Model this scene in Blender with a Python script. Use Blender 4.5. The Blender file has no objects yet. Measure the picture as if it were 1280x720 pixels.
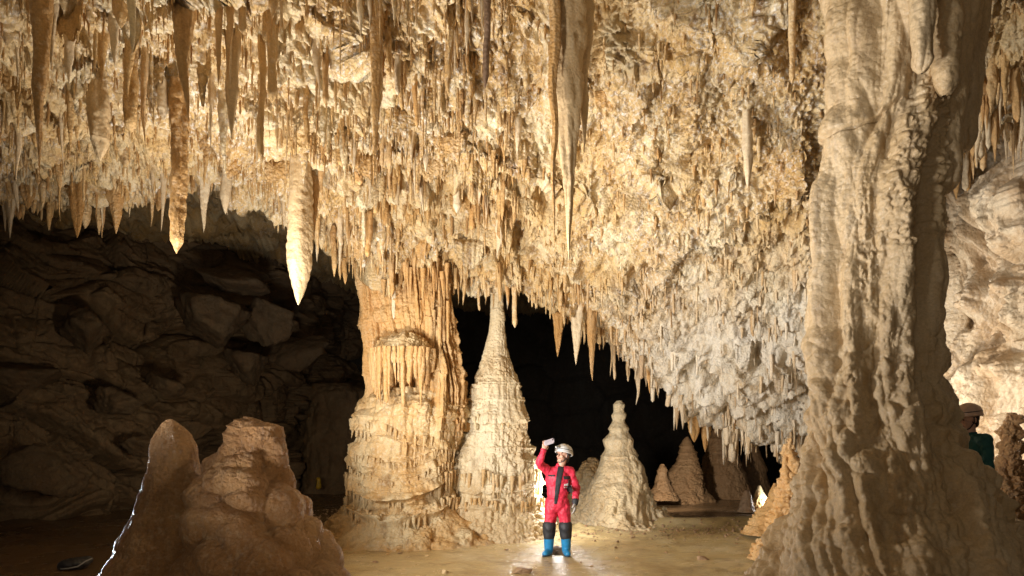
import bpy, math, random
import numpy as np
from mathutils import Vector, Matrix

rng = np.random.default_rng(7)
random.seed(7)
F = 849.0; CX = 640.0; HY = 559.0; CZ = 1.5
sc = bpy.context.scene
col = sc.collection
PI = math.pi

def P(u, v, d):
    """world point that stands at depth d along picture direction (u, v)"""
    return ((u-CX)/F*d, d, CZ+(HY-v)/F*d)

def V(*a): return np.array(a, dtype=np.float64)

# ------------------------------------------------------------------ noise
_T = np.random.default_rng(99).random(65536).astype(np.float32)*2-1
_ROT = np.array([[0.00,0.80,0.60],[-0.80,0.36,-0.48],[-0.60,-0.48,0.64]], dtype=np.float32)
def vnoise(p, seed=0):
    p = np.asarray(p, dtype=np.float32)
    i = np.floor(p).astype(np.int64); f = p-i
    w = f*f*f*(f*(f*6-15)+10)
    def h(a, b, c):
        n = (i[:,0]+a)*73856093 ^ (i[:,1]+b)*19349663 ^ (i[:,2]+c)*83492791 ^ (seed*2654435)
        n = (n ^ (n >> 13))*1274126177
        return _T[(n >> 8) & 65535]
    wx, wy, wz = w[:,0], w[:,1], w[:,2]
    x00 = h(0,0,0)*(1-wx)+h(1,0,0)*wx; x10 = h(0,1,0)*(1-wx)+h(1,1,0)*wx
    x01 = h(0,0,1)*(1-wx)+h(1,0,1)*wx; x11 = h(0,1,1)*(1-wx)+h(1,1,1)*wx
    return (x00*(1-wy)+x10*wy)*(1-wz)+(x01*(1-wy)+x11*wy)*wz
def fbm(p, oct=4, seed=0, gain=.5):
    p = np.asarray(p, dtype=np.float32); s = 0; a = 1; t = 0
    for k in range(oct):
        s = s+a*vnoise(p, seed+k); t += a; a *= gain; p = (p@_ROT)*2.03+17.3
    return s/t
def billow(p, oct=2, seed=0, gain=.5):
    p = np.asarray(p, dtype=np.float32); s = 0; a = 1; t = 0
    for k in range(oct):
        s = s+a*np.abs(vnoise(p, seed+k))*2; t += a; a *= gain; p = (p@_ROT)*2.03+9.1
    return s/t-.5
def stretch(p, f, k=.2):
    q = np.array(p, dtype=np.float32)*f
    q[:,2] *= k
    return q
def n1(x, seed=0):
    x = np.asarray(x, dtype=np.float32).ravel()
    return vnoise(np.stack([x, x*0+.5, x*0+.5], 1), seed)
def worley(p, seed=0):
    p = np.asarray(p, dtype=np.float32)
    i = np.floor(p).astype(np.int64); N = len(p)
    f1 = np.full(N, 9., np.float32); f2 = f1.copy()
    r = [np.zeros(N, np.float32) for _ in range(4)]; off = np.zeros((N,3), np.float32)
    for a in (-1,0,1):
        for b in (-1,0,1):
            for c in (-1,0,1):
                n = (i[:,0]+a)*73856093 ^ (i[:,1]+b)*19349663 ^ (i[:,2]+c)*83492791 ^ (seed*2654435)
                n = (n ^ (n >> 13))*1274126177
                q = [_T[((n >> 8)+k*7919) & 65535] for k in range(7)]
                d = np.stack([i[:,0]+a+.5+.45*q[0]-p[:,0], i[:,1]+b+.5+.45*q[1]-p[:,1], i[:,2]+c+.5+.45*q[2]-p[:,2]], 1)
                dd = np.sqrt((d*d).sum(1))
                m = dd < f1
                f2 = np.where(m, f1, np.minimum(f2, dd)); f1 = np.where(m, dd, f1)
                for k in range(4): r[k] = np.where(m, q[3+k], r[k])
                off = np.where(m[:,None], d, off)
    return f1, f2, r, off
def sstep(x, a, b):
    t = np.clip((x-a)/(b-a), 0, 1); return t*t*(3-2*t)

# ------------------------------------------------------------------ mesh helpers
def mesh_np(name, v, quads, tris=None, smooth=True):
    me = bpy.data.meshes.new(name)
    v = np.asarray(v, np.float32); nq = len(quads); nt = 0 if tris is None else len(tris)
    me.vertices.add(len(v)); me.vertices.foreach_set('co', v.ravel())
    idx = np.asarray(quads, np.int32).ravel()
    st = np.arange(nq, dtype=np.int32)*4; tot = np.full(nq, 4, np.int32)
    if nt:
        idx = np.concatenate([idx, np.asarray(tris, np.int32).ravel()])
        st = np.concatenate([st, nq*4+np.arange(nt, dtype=np.int32)*3]); tot = np.concatenate([tot, np.full(nt, 3, np.int32)])
    me.loops.add(len(idx)); me.loops.foreach_set('vertex_index', idx)
    me.polygons.add(nq+nt); me.polygons.foreach_set('loop_start', st); me.polygons.foreach_set('loop_total', tot)
    me.polygons.foreach_set('use_smooth', np.full(nq+nt, smooth))
    me.update(calc_edges=True); me.validate()
    return me
def link(name, me, m, parent=None, loc=None):
    o = bpy.data.objects.new(name, me); col.objects.link(o)
    if m is not None and me is not None and len(me.materials) == 0: me.materials.append(m)
    if parent is not None: o.parent = parent
    if loc is not None: o.location = loc
    return o
def tag(o, label, cat, group=None):
    o['label'] = label; o['category'] = cat; o['kind'] = 'thing'
    if group: o['group'] = group
    return o
def empty(name, loc, label, cat, group=None):
    o = bpy.data.objects.new(name, None); col.objects.link(o); o.location = loc
    return tag(o, label, cat, group)
def grid_quads(R, C, wrap=False, off=0, flip=False):
    r = np.arange(R-1)[:,None]; c = np.arange(C if wrap else C-1)[None,:]
    c2 = (c+1) % C
    q = np.stack([r*C+c, r*C+c2, (r+1)*C+c2, (r+1)*C+c], -1).reshape(-1,4)+off
    return q[:, ::-1] if flip else q
def grid_normals(G):
    du = np.gradient(G, axis=1); dv = np.gradient(G, axis=0)
    n = np.cross(du, dv); n /= np.linalg.norm(n, axis=2, keepdims=True)+1e-9
    return n

# ------------------------------------------------------------------ materials
class NT:
    def __init__(s, name):
        s.m = bpy.data.materials.new(name); s.m.use_nodes = True
        s.t = s.m.node_tree; s.t.nodes.clear()
        s.out = s.t.nodes.new('ShaderNodeOutputMaterial'); s.b = s.t.nodes.new('ShaderNodeBsdfPrincipled')
        s.t.links.new(s.b.outputs[0], s.out.inputs[0])
    def n(s, ty, **kw):
        x = s.t.nodes.new(ty)
        for k, v in kw.items(): setattr(x, k, v)
        return x
    def l(s, a, b): s.t.links.new(a, b)
    def pos(s, sx=1, sy=1, sz=1, obj=False):
        if obj: g = s.n('ShaderNodeTexCoord').outputs['Object']
        else: g = s.n('ShaderNodeNewGeometry').outputs['Position']
        mp = s.n('ShaderNodeMapping'); mp.inputs['Scale'].default_value = (sx, sy, sz)
        s.l(g, mp.inputs[0]); return mp.outputs[0]
    def noise(s, vec, scale, detail=5, rough=.55, dist=0):
        x = s.n('ShaderNodeTexNoise'); x.inputs['Scale'].default_value = scale
        x.inputs['Detail'].default_value = detail; x.inputs['Roughness'].default_value = rough; x.inputs['Distortion'].default_value = dist
        s.l(vec, x.inputs['Vector']); return x.outputs[0]
    def ramp(s, fac, stops):
        x = s.n('ShaderNodeValToRGB'); e = x.color_ramp.elements
        while len(e) < len(stops): e.new(.5)
        for k, (p, c) in enumerate(stops):
            e[k].position = p; e[k].color = (c[0], c[1], c[2], 1) if isinstance(c, tuple) else (c, c, c, 1)
        s.l(fac, x.inputs[0]); return x.outputs[0]
    def mix(s, fac, a, b, mode='MIX'):
        x = s.n('ShaderNodeMix', data_type='RGBA', blend_type=mode)
        for sock, val in ((x.inputs[0], fac), (x.inputs[6], a), (x.inputs[7], b)):
            if hasattr(val, 'links'): s.l(val, sock)
            else: sock.default_value = val if not isinstance(val, tuple) else (*val, 1)
        return x.outputs[2]
    def math(s, op, a, b=0., c=None):
        x = s.n('ShaderNodeMath', operation=op)
        for k, val in enumerate((a, b) if c is None else (a, b, c)):
            if hasattr(val, 'links'): s.l(val, x.inputs[k])
            else: x.inputs[k].default_value = val
        return x.outputs[0]

def calcite(name, c_light, c_mid, c_stain, c_brown, white=(.86,.80,.68), stain=.5, rough=.55, lump=26, bump=.012, white_amt=.5, vstretch=.25, spec=.4, brown_amt=.5, coat=0., vary=False, zone=False):
    s = NT(name)
    p = s.pos(); ps = s.pos(1, 1, vstretch); ps2 = s.pos(1, 1, .12)
    big = s.noise(ps, .9, 6, .6)
    c = s.ramp(big, [(.36, c_light), (.5, c_mid), (.64, c_light)])
    st = s.ramp(s.noise(ps, 2.3, 8, .65), [(.5-.12*stain, 0.), (.5-.12*stain+.16, 1.)])
    st2 = s.math('MULTIPLY', st, stain)
    c = s.mix(st2, c, c_stain)
    br = s.ramp(s.noise(ps2, 5.5, 7, .7), [(.53, 0.), (.68, 1.)])
    c = s.mix(s.math('MULTIPLY', br, brown_amt), c, c_brown)
    wh = s.ramp(s.noise(p, 22, 6, .7), [(.5, 0.), (.66, 1.)])
    wl = s.ramp(s.noise(p, .8, 3, .5), [(.4, .15), (.6, 1.)])
    c = s.mix(s.math('MULTIPLY', s.math('MULTIPLY', wh, wl), white_amt), c, white)
    if zone:
        sx = s.n('ShaderNodeSeparateXYZ'); s.l(s.n('ShaderNodeNewGeometry').outputs['Position'], sx.inputs[0])
        wob = s.math('MULTIPLY', s.math('SUBTRACT', s.noise(p, 1.1, 5), .5), 3.2)
        m1 = s.n('ShaderNodeMapRange'); s.l(s.math('ADD', sx.outputs[0], wob), m1.inputs[0]); m1.inputs[1].default_value = 1.2; m1.inputs[2].default_value = 2.6
        m2 = s.n('ShaderNodeMapRange'); s.l(s.math('ADD', sx.outputs[2], s.math('MULTIPLY', wob, .5)), m2.inputs[0]); m2.inputs[1].default_value = 4.6; m2.inputs[2].default_value = 3.2
        wc = s.ramp(s.noise(ps2, 4., 7, .7), [(.36, (.84,.78,.67)), (.52, (.76,.68,.54)), (.62, (.50,.37,.22)), (.7, (.80,.74,.64))])
        c = s.mix(s.math('MULTIPLY', s.math('MULTIPLY', m1.outputs[0], m2.outputs[0]), .85), c, wc)
    fine = s.ramp(s.noise(p, 60, 4, .7), [(.3, .72), (.7, 1.12)])
    c = s.mix(.75, c, fine, 'MULTIPLY')
    if vary:
        ri = s.n('ShaderNodeNewGeometry').outputs['Random Per Island']
        tint = s.ramp(ri, [(0., (.66,.52,.38)), (.4, (.9,.76,.58)), (.7, (1.05,1.0,.93)), (1., (1.15,1.12,1.06))])
        c = s.mix(1., c, tint, 'MULTIPLY')
    s.l(c, s.b.inputs['Base Color'])
    vo = s.n('ShaderNodeTexVoronoi'); vo.inputs['Scale'].default_value = lump; s.l(p, vo.inputs['Vector'])
    hgt = s.math('ADD', s.math('MULTIPLY', vo.outputs[0], -.9), s.math('MULTIPLY', s.noise(p, lump*1.9, 7, .7), 1.3))
    bp = s.n('ShaderNodeBump'); bp.inputs['Strength'].default_value = .9; bp.inputs['Distance'].default_value = bump
    s.l(hgt, bp.inputs['Height']); s.l(bp.outputs[0], s.b.inputs['Normal'])
    rr = s.ramp(s.noise(p, 7, 5, .7), [(.35, rough-.18), (.65, rough+.15)])
    s.l(rr, s.b.inputs['Roughness'])
    s.b.inputs['Specular IOR Level'].default_value = spec
    if coat:
        s.l(s.ramp(s.noise(p, 9, 5, .75), [(.48, 0.), (.56, min(1., coat*5))]), s.b.inputs['Coat Weight']); s.b.inputs['Coat Roughness'].default_value = .12
        s.l(bp.outputs[0], s.b.inputs['Coat Normal'])
    return s.m

def plain(name, c, rough=.5, metal=0., noise_amt=.12, scale=60, bump=.0015, spec=.5):
    s = NT(name); p = s.pos(obj=True)
    f = s.ramp(s.noise(p, scale*.3, 5, .6), [(.3, 1-noise_amt*2), (.7, 1+noise_amt)])
    s.l(s.mix(1., c, f, 'MULTIPLY'), s.b.inputs['Base Color'])
    s.b.inputs['Roughness'].default_value = rough; s.b.inputs['Metallic'].default_value = metal
    s.b.inputs['Specular IOR Level'].default_value = spec
    bp = s.n('ShaderNodeBump'); bp.inputs['Distance'].default_value = bump; bp.inputs['Strength'].default_value = .6
    s.l(s.noise(p, scale, 4, .6), bp.inputs['Height']); s.l(bp.outputs[0], s.b.inputs['Normal'])
    return s.m

M = {}
M['ceil'] = calcite('ceiling_calcite', (.82,.67,.41), (.70,.49,.23), (.60,.35,.10), (.28,.15,.055), white=(.93,.90,.83), stain=.65, zone=True, white_amt=.85, brown_amt=.9, rough=.42, bump=.02)
M['stal'] = calcite('stalactite_calcite', (.78,.61,.36), (.64,.44,.20), (.56,.33,.10), (.28,.155,.06), white=(.90,.86,.77), stain=.55, white_amt=.6, lump=34, vstretch=.12, vary=True, zone=True)
M['pale'] = calcite('pale_calcite', (.76,.63,.42), (.70,.54,.33), (.55,.36,.17), (.36,.23,.12), white=(.88,.82,.7), stain=.4, white_amt=.4, lump=30, vstretch=.1, bump=.006)
M['tan'] = calcite('tan_calcite', (.70,.53,.31), (.62,.44,.23), (.52,.33,.15), (.28,.17,.08), white=(.7,.62,.48), stain=.4, white_amt=.3, lump=30, vstretch=.1, bump=.006)
M['dark'] = calcite('dark_calcite', (.26,.16,.09), (.2,.12,.07), (.18,.1,.05), (.08,.05,.03), white=(.4,.3,.2), stain=.5, white_amt=.2)
M['flow'] = calcite('flowstone', (.74,.59,.35), (.64,.45,.22), (.60,.34,.11), (.30,.17,.07), white=(.84,.76,.58), stain=.7, white_amt=.4, brown_amt=.7, lump=24, bump=.012, vstretch=.45)
M['cream'] = calcite('cream_flowstone', (.80,.68,.46), (.72,.57,.34), (.60,.41,.20), (.36,.23,.11), white=(.88,.81,.66), stain=.5, white_amt=.45, brown_amt=.5, lump=24, bump=.012, vstretch=.45)
M['orange'] = calcite('orange_flowstone', (.66,.46,.24), (.62,.38,.15), (.60,.31,.09), (.38,.19,.07), white=(.78,.66,.46), stain=.7, white_amt=.35, lump=24, bump=.01, vstretch=.3)
M['front'] = calcite('tan_flowstone', (.54,.31,.13), (.41,.205,.075), (.32,.145,.045), (.18,.09,.04), white=(.66,.48,.30), stain=.5, white_amt=.5, lump=30, bump=.035, rough=.5, spec=.5, coat=.12, vstretch=.7)
M['column'] = calcite('column_calcite', (.64,.49,.30), (.54,.38,.20), (.46,.29,.12), (.26,.16,.08), white=(.68,.60,.48), stain=.5, white_amt=.25, lump=16, bump=.012, rough=.45, spec=.5, vstretch=.2, coat=.1)
M['wall'] = calcite('brown_rock', (.27,.19,.11), (.2,.14,.08), (.22,.13,.065), (.07,.05,.035), white=(.26,.2,.14), stain=.5, white_amt=.4, lump=5, bump=.05, vstretch=1., rough=.7)
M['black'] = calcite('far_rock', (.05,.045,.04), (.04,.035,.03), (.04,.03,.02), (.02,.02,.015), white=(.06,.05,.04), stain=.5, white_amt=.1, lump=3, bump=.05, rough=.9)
M['slab'] = calcite('slab_rock', (.19,.135,.08), (.14,.10,.06), (.17,.10,.05), (.06,.045,.03), white=(.22,.17,.12), stain=.5, white_amt=.4, lump=5, bump=.06, vstretch=1., rough=.75)
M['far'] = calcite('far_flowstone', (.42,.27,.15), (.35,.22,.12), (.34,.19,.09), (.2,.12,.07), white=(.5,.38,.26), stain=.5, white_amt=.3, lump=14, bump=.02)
M['right'] = calcite('warm_white_calcite', (.72,.60,.43), (.62,.49,.32), (.50,.33,.17), (.28,.17,.08), white=(.8,.76,.68), stain=.75, white_amt=.35, lump=18, bump=.02)

def floor_mat():
    s = NT('wet_cave_floor'); p = s.pos(); pw = s.pos(1, .8, 1)
    c = s.ramp(s.noise(pw, .9, 7, .6), [(.35, (.50,.35,.15)), (.5, (.62,.47,.22)), (.66, (.70,.57,.33))])
    d = s.ramp(s.noise(pw, 2.2, 8, .7), [(.52, 0.), (.64, 1.)])
    c = s.mix(s.math('MULTIPLY', d, .55), c, (.2,.13,.06))
    w = s.ramp(s.noise(p, 9, 6, .75), [(.56, 0.), (.72, 1.)])
    c = s.mix(s.math('MULTIPLY', w, .35), c, (.62,.5,.33))
    # darker colour to the left of the columns and beyond the rim
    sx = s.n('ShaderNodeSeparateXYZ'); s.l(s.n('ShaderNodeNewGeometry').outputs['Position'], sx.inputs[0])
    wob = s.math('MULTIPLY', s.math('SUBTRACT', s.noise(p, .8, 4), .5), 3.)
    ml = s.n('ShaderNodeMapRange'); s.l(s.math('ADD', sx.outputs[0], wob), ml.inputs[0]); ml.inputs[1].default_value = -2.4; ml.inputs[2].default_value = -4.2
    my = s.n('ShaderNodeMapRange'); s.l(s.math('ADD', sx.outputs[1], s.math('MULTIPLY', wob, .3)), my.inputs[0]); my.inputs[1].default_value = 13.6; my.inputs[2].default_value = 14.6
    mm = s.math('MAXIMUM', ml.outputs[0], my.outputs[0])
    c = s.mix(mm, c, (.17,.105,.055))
    s.l(c, s.b.inputs['Base Color'])
    wet = s.ramp(s.noise(pw, .8, 5, .6), [(.42, .06), (.6, .26)])
    s.l(s.math('ADD', wet, s.math('MULTIPLY', s.noise(p, 30, 4, .7), .12)), s.b.inputs['Roughness'])
    bp = s.n('ShaderNodeBump'); bp.inputs['Distance'].default_value = .022; bp.inputs['Strength'].default_value = .85
    s.l(s.noise(p, 13, 8, .76, .4), bp.inputs['Height']); s.l(bp.outputs[0], s.b.inputs['Normal'])
    s.b.inputs['Specular IOR Level'].default_value = .75
    return s.m
M['floor'] = floor_mat()

# ------------------------------------------------------------------ cave ceiling
E = np.array([(-900,200,8.0,4.6),(-500,215,8.6,4.8),(-200,228,9.0,5.0),(0,232,9.4,5.2),(60,236,9.4,5.2),(130,246,9.4,5.2),(200,236,9.4,5.3),(260,228,9.5,5.4),
    (330,258,9.7,5.6),(370,285,9.8,5.8),(420,300,10.2,6.1),(470,335,10.8,6.4),(560,332,11.2,6.7),(600,352,11.4,6.9),
    (650,352,11.5,7.0),(700,372,11.7,7.1),(740,405,12.0,7.1),(780,436,12.2,7.1),(820,474,12.4,7.1),(860,508,12.6,7.0),(900,536,12.6,7.0),
    (950,556,12.5,6.9),(1000,566,12.2,6.8),(1060,540,11.6,6.7),(1120,420,10.5,6.6),(1180,240,9.4,6.5),(1250,175,8.6,6.4),(1400,150,8.0,6.2),(1700,120,7.2,6.0),(2100,100,6.6,5.6)], float)
def edge_v(u): return np.interp(u, E[:,0], E[:,1])
LEDGES = [  # (polyline, push towards the open cave in metres, reach above in px)
    ([(-600,140),(0,150),(90,172),(170,150),(240,118),(330,150),(400,190),(470,236)], .30, 55),
    ([(-600,40),(0,34),(60,44),(150,20),(300,-30),(380,10),(430,70),(480,112),(560,118),(640,62),(700,20),(760,-40)], .26, 60),
    ([(430,170),(520,210),(600,190),(680,235),(760,260)], .28, 40),
    ([(540,300),(640,338),(720,352),(800,335),(880,300),(960,262),(1060,240)], .50, 95),
    ([(640,150),(740,110),(860,60),(1000,30)], .30, 60),
    ([(760,190),(830,225),(920,215),(1020,160)], .30, 50),
    ([(860,430),(930,470),(1000,500)], .22, 60),
]
def ceil_base(u, v):
    """depth of the cave ceiling in direction (u, v); arrays"""
    ve = edge_v(u); De = np.interp(u, E[:,0], E[:,2]); D0 = np.interp(u, E[:,0], E[:,3])
    t = v/ve
    inv = (1-t)/D0+t/De
    return 1/np.clip(inv, .06, .5)
def build_ceiling():
    C = 1500; Rf = 620; Rb = 70
    u = np.linspace(-620, 1760, C)
    ve = edge_v(u)+14*n1(u/38, 3)+7*n1(u/13, 4)
    tt = np.linspace(0, 1, Rf)
    top = -330.
    Vv = top+(ve[None,:]-top)*tt[:,None]; U = np.repeat(u[None,:], Rf, 0)
    D = ceil_base(U, Vv)
    uu = U.ravel(); vv = Vv.ravel()
    wob = (fbm(np.stack([uu/90, vv/90, uu*0], 1), 3, 40)*34).reshape(U.shape)
    for k, (pl, amp, reach) in enumerate(LEDGES):
        pl = np.array(pl, float)
        vl = np.interp(U, pl[:,0], pl[:,1])+wob
        fade = sstep(U, pl[0,0]-1, pl[0,0]+60)*(1-sstep(U, pl[-1,0]-60, pl[-1,0]+1))
        s = Vv-vl
        D -= amp*fade*np.where(s < 0, np.exp(s/reach), np.exp(-s/15.))*(.75+.5*(fbm(np.stack([uu/60, vv/200, uu*0+k], 1), 2, 60).reshape(U.shape)))
    # back of the lip: rises into the dark chamber behind
    lip = D[-1]; ze = CZ+(HY-ve)/F*lip; xe = (u-CX)/F*lip
    G = np.stack([(U-CX)/F*D, D, CZ+(HY-Vv)/F*D], 2)
    tb = (np.arange(1, Rb+1)/Rb)[:,None]
    Yb = lip[None,:]+(32-lip[None,:])*tb**1.7; 
    zb = ze[None,:]+(7.5-ze[None,:])*(1-(1-tb)**2.2)
    Xb = xe[None,:]*(1+.9*tb)
    Gb = np.stack([Xb, Yb, zb], 2)
    G = np.concatenate([G, Gb], 0)
    N = grid_normals(G); N *= np.sign((N*(V(0,3,-1)-G)).sum(2, keepdims=True)[:Rf].mean()+1e-9)
    N = np.where((N[...,2:3] > 0) & (np.arange(Rf+Rb)[:,None,None] < Rf), -N, N)
    sh = G.shape; Q = G.reshape(-1,3); n = N.reshape(-1,3)
    x = Q[:,0]
    rough_right = sstep(x, .2, 2.0)            # the coral-like, less fluted side
    d = .30*fbm(Q*.55, 2, 1)
    warp = fbm(Q*1.1, 2, 9)[:,None]*np.array([.35,.35,.2])
    Qw = Q+warp
    d += (.20-.06*rough_right)*billow(stretch(Qw, 1.5, .45), 2, 11)
    d += .16*billow(stretch(Qw, 4.0, .22), 2, 13)*(1-.6*rough_right)
    low = sstep(-Q[:,2], -3.6, -3.0)*rough_right
    d += .075*billow(stretch(Qw, 11., .2), 2, 15)*(1-.4*rough_right)+.16*low*billow(stretch(Qw, 3.2, .18), 2, 23)
    pop = sstep(fbm(Q*.9, 2, 21), -.25, .25)
    calm = 1-.55*low
    d += (.05+.02*pop*rough_right)*calm*billow(Q*7.5, 2, 17)
    d += (.028+.02*pop+.02*rough_right)*calm*billow(Q*19., 2, 19)
    pits = sstep(fbm(Qw*1.7, 2, 31), .28, .55)
    d -= .22*pits*(.4+.6*rough_right)
    Q2 = Q+n*d[:,None]
    G2 = Q2.reshape(sh)
    me = mesh_np('cave_ceiling', Q2, grid_quads(sh[0], sh[1]))
    o = link('cave_ceiling', me, M['ceil']); o['kind'] = 'structure'
    return G2, u, Vv, Rf
CG, CU, CV, CR = build_ceiling()
def ceil_at(u, v):
    """point of the ceiling surface nearest direction (u, v)"""
    c = int(np.clip(round((u-CU[0])/(CU[1]-CU[0])), 0, len(CU)-1))
    r = int(np.clip(np.searchsorted(CV[:,c], v), 0, CR-1))
    return CG[r, c]

# ------------------------------------------------------------------ stalactites
def stal_geo(L, w, sides, rings, seed, knob=.18, kind='cone', flat=1., rot=0., root=.12, detail=1):
    """tapered hanging formation: root at origin, tip at -L"""
    s = np.linspace(0, 1, rings)
    z = root-(L+root)*s
    if kind == 'cone': pr = (1-s)**.75
    elif kind == 'straw': pr = np.where(s < .93, 1-.25*s, (1-s)/.07*.76)
    elif kind == 'spear': pr = np.where(s < .72, .62+.38*np.sin(s/.72*PI*.62+.25), 1.)*np.where(s > .72, ((1-s)/.28)**.75*.98, 1.)
    elif kind == 'carrot': pr = (1-s**1.6)**.8*(.9+.25*np.sin(s*4.))
    else: pr = (1-s)**1.25
    pr = np.maximum(pr, .035)
    th = np.linspace(0, 2*PI, sides, endpoint=False)
    TH, Z = np.meshgrid(th, z); R = pr[:,None]*w/2*np.ones_like(TH)
    X = np.cos(TH); Y = np.sin(TH)
    q = np.stack([X.ravel()*1.1+seed*3.1, Y.ravel()*1.1, Z.ravel()/max(w, .015)*.55], 1)
    nz = fbm(q, 2, 5)*1.1
    if detail > 1: nz = nz+.55*billow(np.stack([X.ravel()*w*9+seed, Y.ravel()*w*9, Z.ravel()*9], 1), 2, 8)
    fl = np.cos(TH*random.choice([3,4,5])+seed)*.08
    R = R*(1+knob*nz.reshape(R.shape)*1.6+fl)
    ww = min(w*.9, .05)
    bx = n1(z*2.3+seed*7, 3)*ww*s; by = n1(z*2.3+seed*5, 4)*ww*s
    x = X*R+bx[:,None]; y = Y*R*flat+by[:,None]
    c, sn = math.cos(rot), math.sin(rot)
    return np.stack([x*c-y*sn, x*sn+y*c, Z], 2).reshape(-1,3), rings, sides
class Bag:
    def __init__(s): s.v = []; s.q = []; s.n = 0
    def add(s, v, R, C, wrap=True):
        s.v.append(v); s.q.append(grid_quads(R, C, wrap, s.n)); s.n += len(v)
    def build(s, name, m, parent=None, loc=None):
        return link(name, mesh_np(name, np.concatenate(s.v), np.concatenate(s.q)), m, parent, loc)

sid = [0]
def hang(u, vt, vb, wpx, kind='cone', label=None, group=None, mat='stal', dd=0., flat=1., knob=.18, D=None, root=.15):
    p = ceil_at(u, vt); d = D if D is not None else p[1]+dd
    x, y, zt = P(u, vt, d); zb = P(u, vb, d)[2]
    if D is None: zt = p[2]+.0
    L = max(zt-zb, .05); w = wpx/F*d
    sid[0] += 1
    big = wpx > 12
    v, R, C = stal_geo(L, w, 36 if big else 14, 110 if big else 40, sid[0], knob, kind, flat, random.random()*3, root, 2)
    o = link('stalactite', mesh_np('stalactite', v, grid_quads(R, C, True)), M[mat], None, (x, y, zt))
    return tag(o, label, 'stalactite', group)

# large named ones
hang(375, 200, 382, 30, 'spear', 'large pale spear shaped stalactite hanging lowest over the dark chamber left of the columns', mat='tan', dd=-.3, knob=.12)
hang(392, 205, 300, 18, 'cone', 'narrow brown stalactite touching the right side of the large pale spear stalactite', mat='stal', dd=-.1)
hang(710, -20, 324, 37, 'carrot', 'longest tan stalactite in the middle of the ceiling, smooth and tapering to a point', mat='tan', dd=-.22, knob=.22, root=.6)
hang(693, -40, 300, 18, 'cone', 'thin brown companion hanging along the left side of the longest middle stalactite', mat='stal', dd=-.3, root=.5)
hang(729, -10, 190, 30, 'carrot', 'broad short fin fused to the right side of the longest middle stalactite', mat='tan', dd=-.18, root=.5, flat=.5)
hang(610, -20, 112, 10, 'straw', 'dark brown rod shaped stalactite with a broken blunt end near the top edge', mat='dark', dd=-.3, root=.6)
hang(50, -20, 225, 24, 'carrot', 'tall dark column like stalactite near the left edge of the ceiling', mat='stal', dd=-.3, root=.6)
hang(222, 120, 318, 19, 'straw', 'long knobbly stalactite hanging below the left ceiling lip, second longest there', mat='stal', dd=-.4, knob=.25)
hang(292, 40, 172, 15, 'spear', 'straight smooth spear stalactite in front of the bright white ceiling patch', mat='tan', dd=-.3, root=.5, knob=.1)
hang(233, 10, 150, 28, 'carrot', 'thick rough brown stalactite with a crooked thin tip on the upper left', mat='stal', dd=-.3, root=.5)
hang(124, 110, 200, 22, 'spear', 'smooth tan teardrop stalactite among rough ones on the upper left', mat='tan', dd=-.3)
hang(203, 112, 151, 12, 'spear', 'small pale pointed stalactite with an arrowhead tip, upper left', mat='pale', dd=-.3)
hang(97, 215, 298, 24, 'cone', 'stout pointed stalactite at the left ceiling lip over the dark', mat='stal', dd=-.1)
hang(145, 215, 292, 28, 'cone', 'wide triangular stalactite at the left ceiling lip with a side tooth', mat='stal', dd=-.1)
hang(327, 60, 205, 9, 'straw', 'very thin brown straight stalactite crossing the bright ledge', mat='stal', dd=-.3)
hang(470, 30, 232, 16, 'cone', 'brown stalactite in the recess above the fluted column', mat='stal', dd=-.3)
hang(933, 165, 236, 12, 'spear', 'single cream stalactite on the coral covered ceiling left of the big column', mat='pale', dd=-.2)
hang(990, 20, 105, 9, 'straw', 'thin paired stalactite close to the top of the big right column', mat='stal', dd=-.3)
hang(698, 372, 446, 17, 'cone', 'broad orange tinted stalactite, first of three at the edge over the black chamber', mat='stal')
hang(721, 372, 456, 18, 'cone', 'grey tan triangular stalactite, middle of three at the edge over the black chamber', mat='pale')
hang(740, 380, 476, 14, 'cone', 'narrow long stalactite, lowest of three at the edge over the black chamber', mat='stal')
hang(643, 345, 410, 7, 'straw', 'isolated thin stalactite hanging into the black gap right of the tall spire', mat='stal')
hang(797, 470, 506, 10, 'cone', 'small ragged stalactite on the descending edge above the pointed stalagmite', mat='stal')
hang(867, 510, 553, 13, 'spear', 'small orange drop shaped stalactite above the distant stalagmites', mat='orange')
hang(883, 525, 565, 16, 'cone', 'blunt orange stalactite just right of the orange drop shaped one', mat='orange')
hang(255, 215, 290, 14, 'cone', 'tapering cream stalactite at the lip just right of the long knobbly one', mat='pale')
hang(283, 210, 268, 12, 'spear', 'short cream stalactite with a swollen middle under the bright patch', mat='pale')
hang(35, 220, 262, 22, 'cone', 'blunt wide stalactite at the far left ceiling lip', mat='stal')

cands = []
def region(n, ur, vr, lr, wr, kinds, dens=None, grp='', lab='', dd=(-.12,.02)):
    k = 0
    while k < n:
        u = random.uniform(*ur); ve = float(edge_v(u))
        v = random.uniform(vr[0], min(vr[1], ve)) if vr[0] < ve else None
        k += 1
        if v is None: continue
        if u > 820 and v > 350 and random.random() < .6: continue
        c = math.sin(u*.045+v*.02)+math.sin(u*.021-v*.05+1.3)
        if random.random() < .5-.45*c: continue
        a = random.random()**1.6
        L = lr[0]+(lr[1]-lr[0])*a; w = (wr[0]+(wr[1]-wr[0])*random.random()**1.5)*(.75+.5*a)
        if random.random() < .6:      # drip lines: rows along the joints of the ceiling
            wb = 16*math.sin(u*.013+1)+9*math.sin(u*.037); stp = 34+8*math.sin(u*.006)
            v = round((v-wb)/stp)*stp+wb+random.gauss(0, 3.5)
            if not -80 < v < ve-4: continue
        cands.append((u, v, L*random.choice([.6,.8,1,1.1]), w, random.choice(kinds), random.uniform(*dd), grp, lab))
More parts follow.
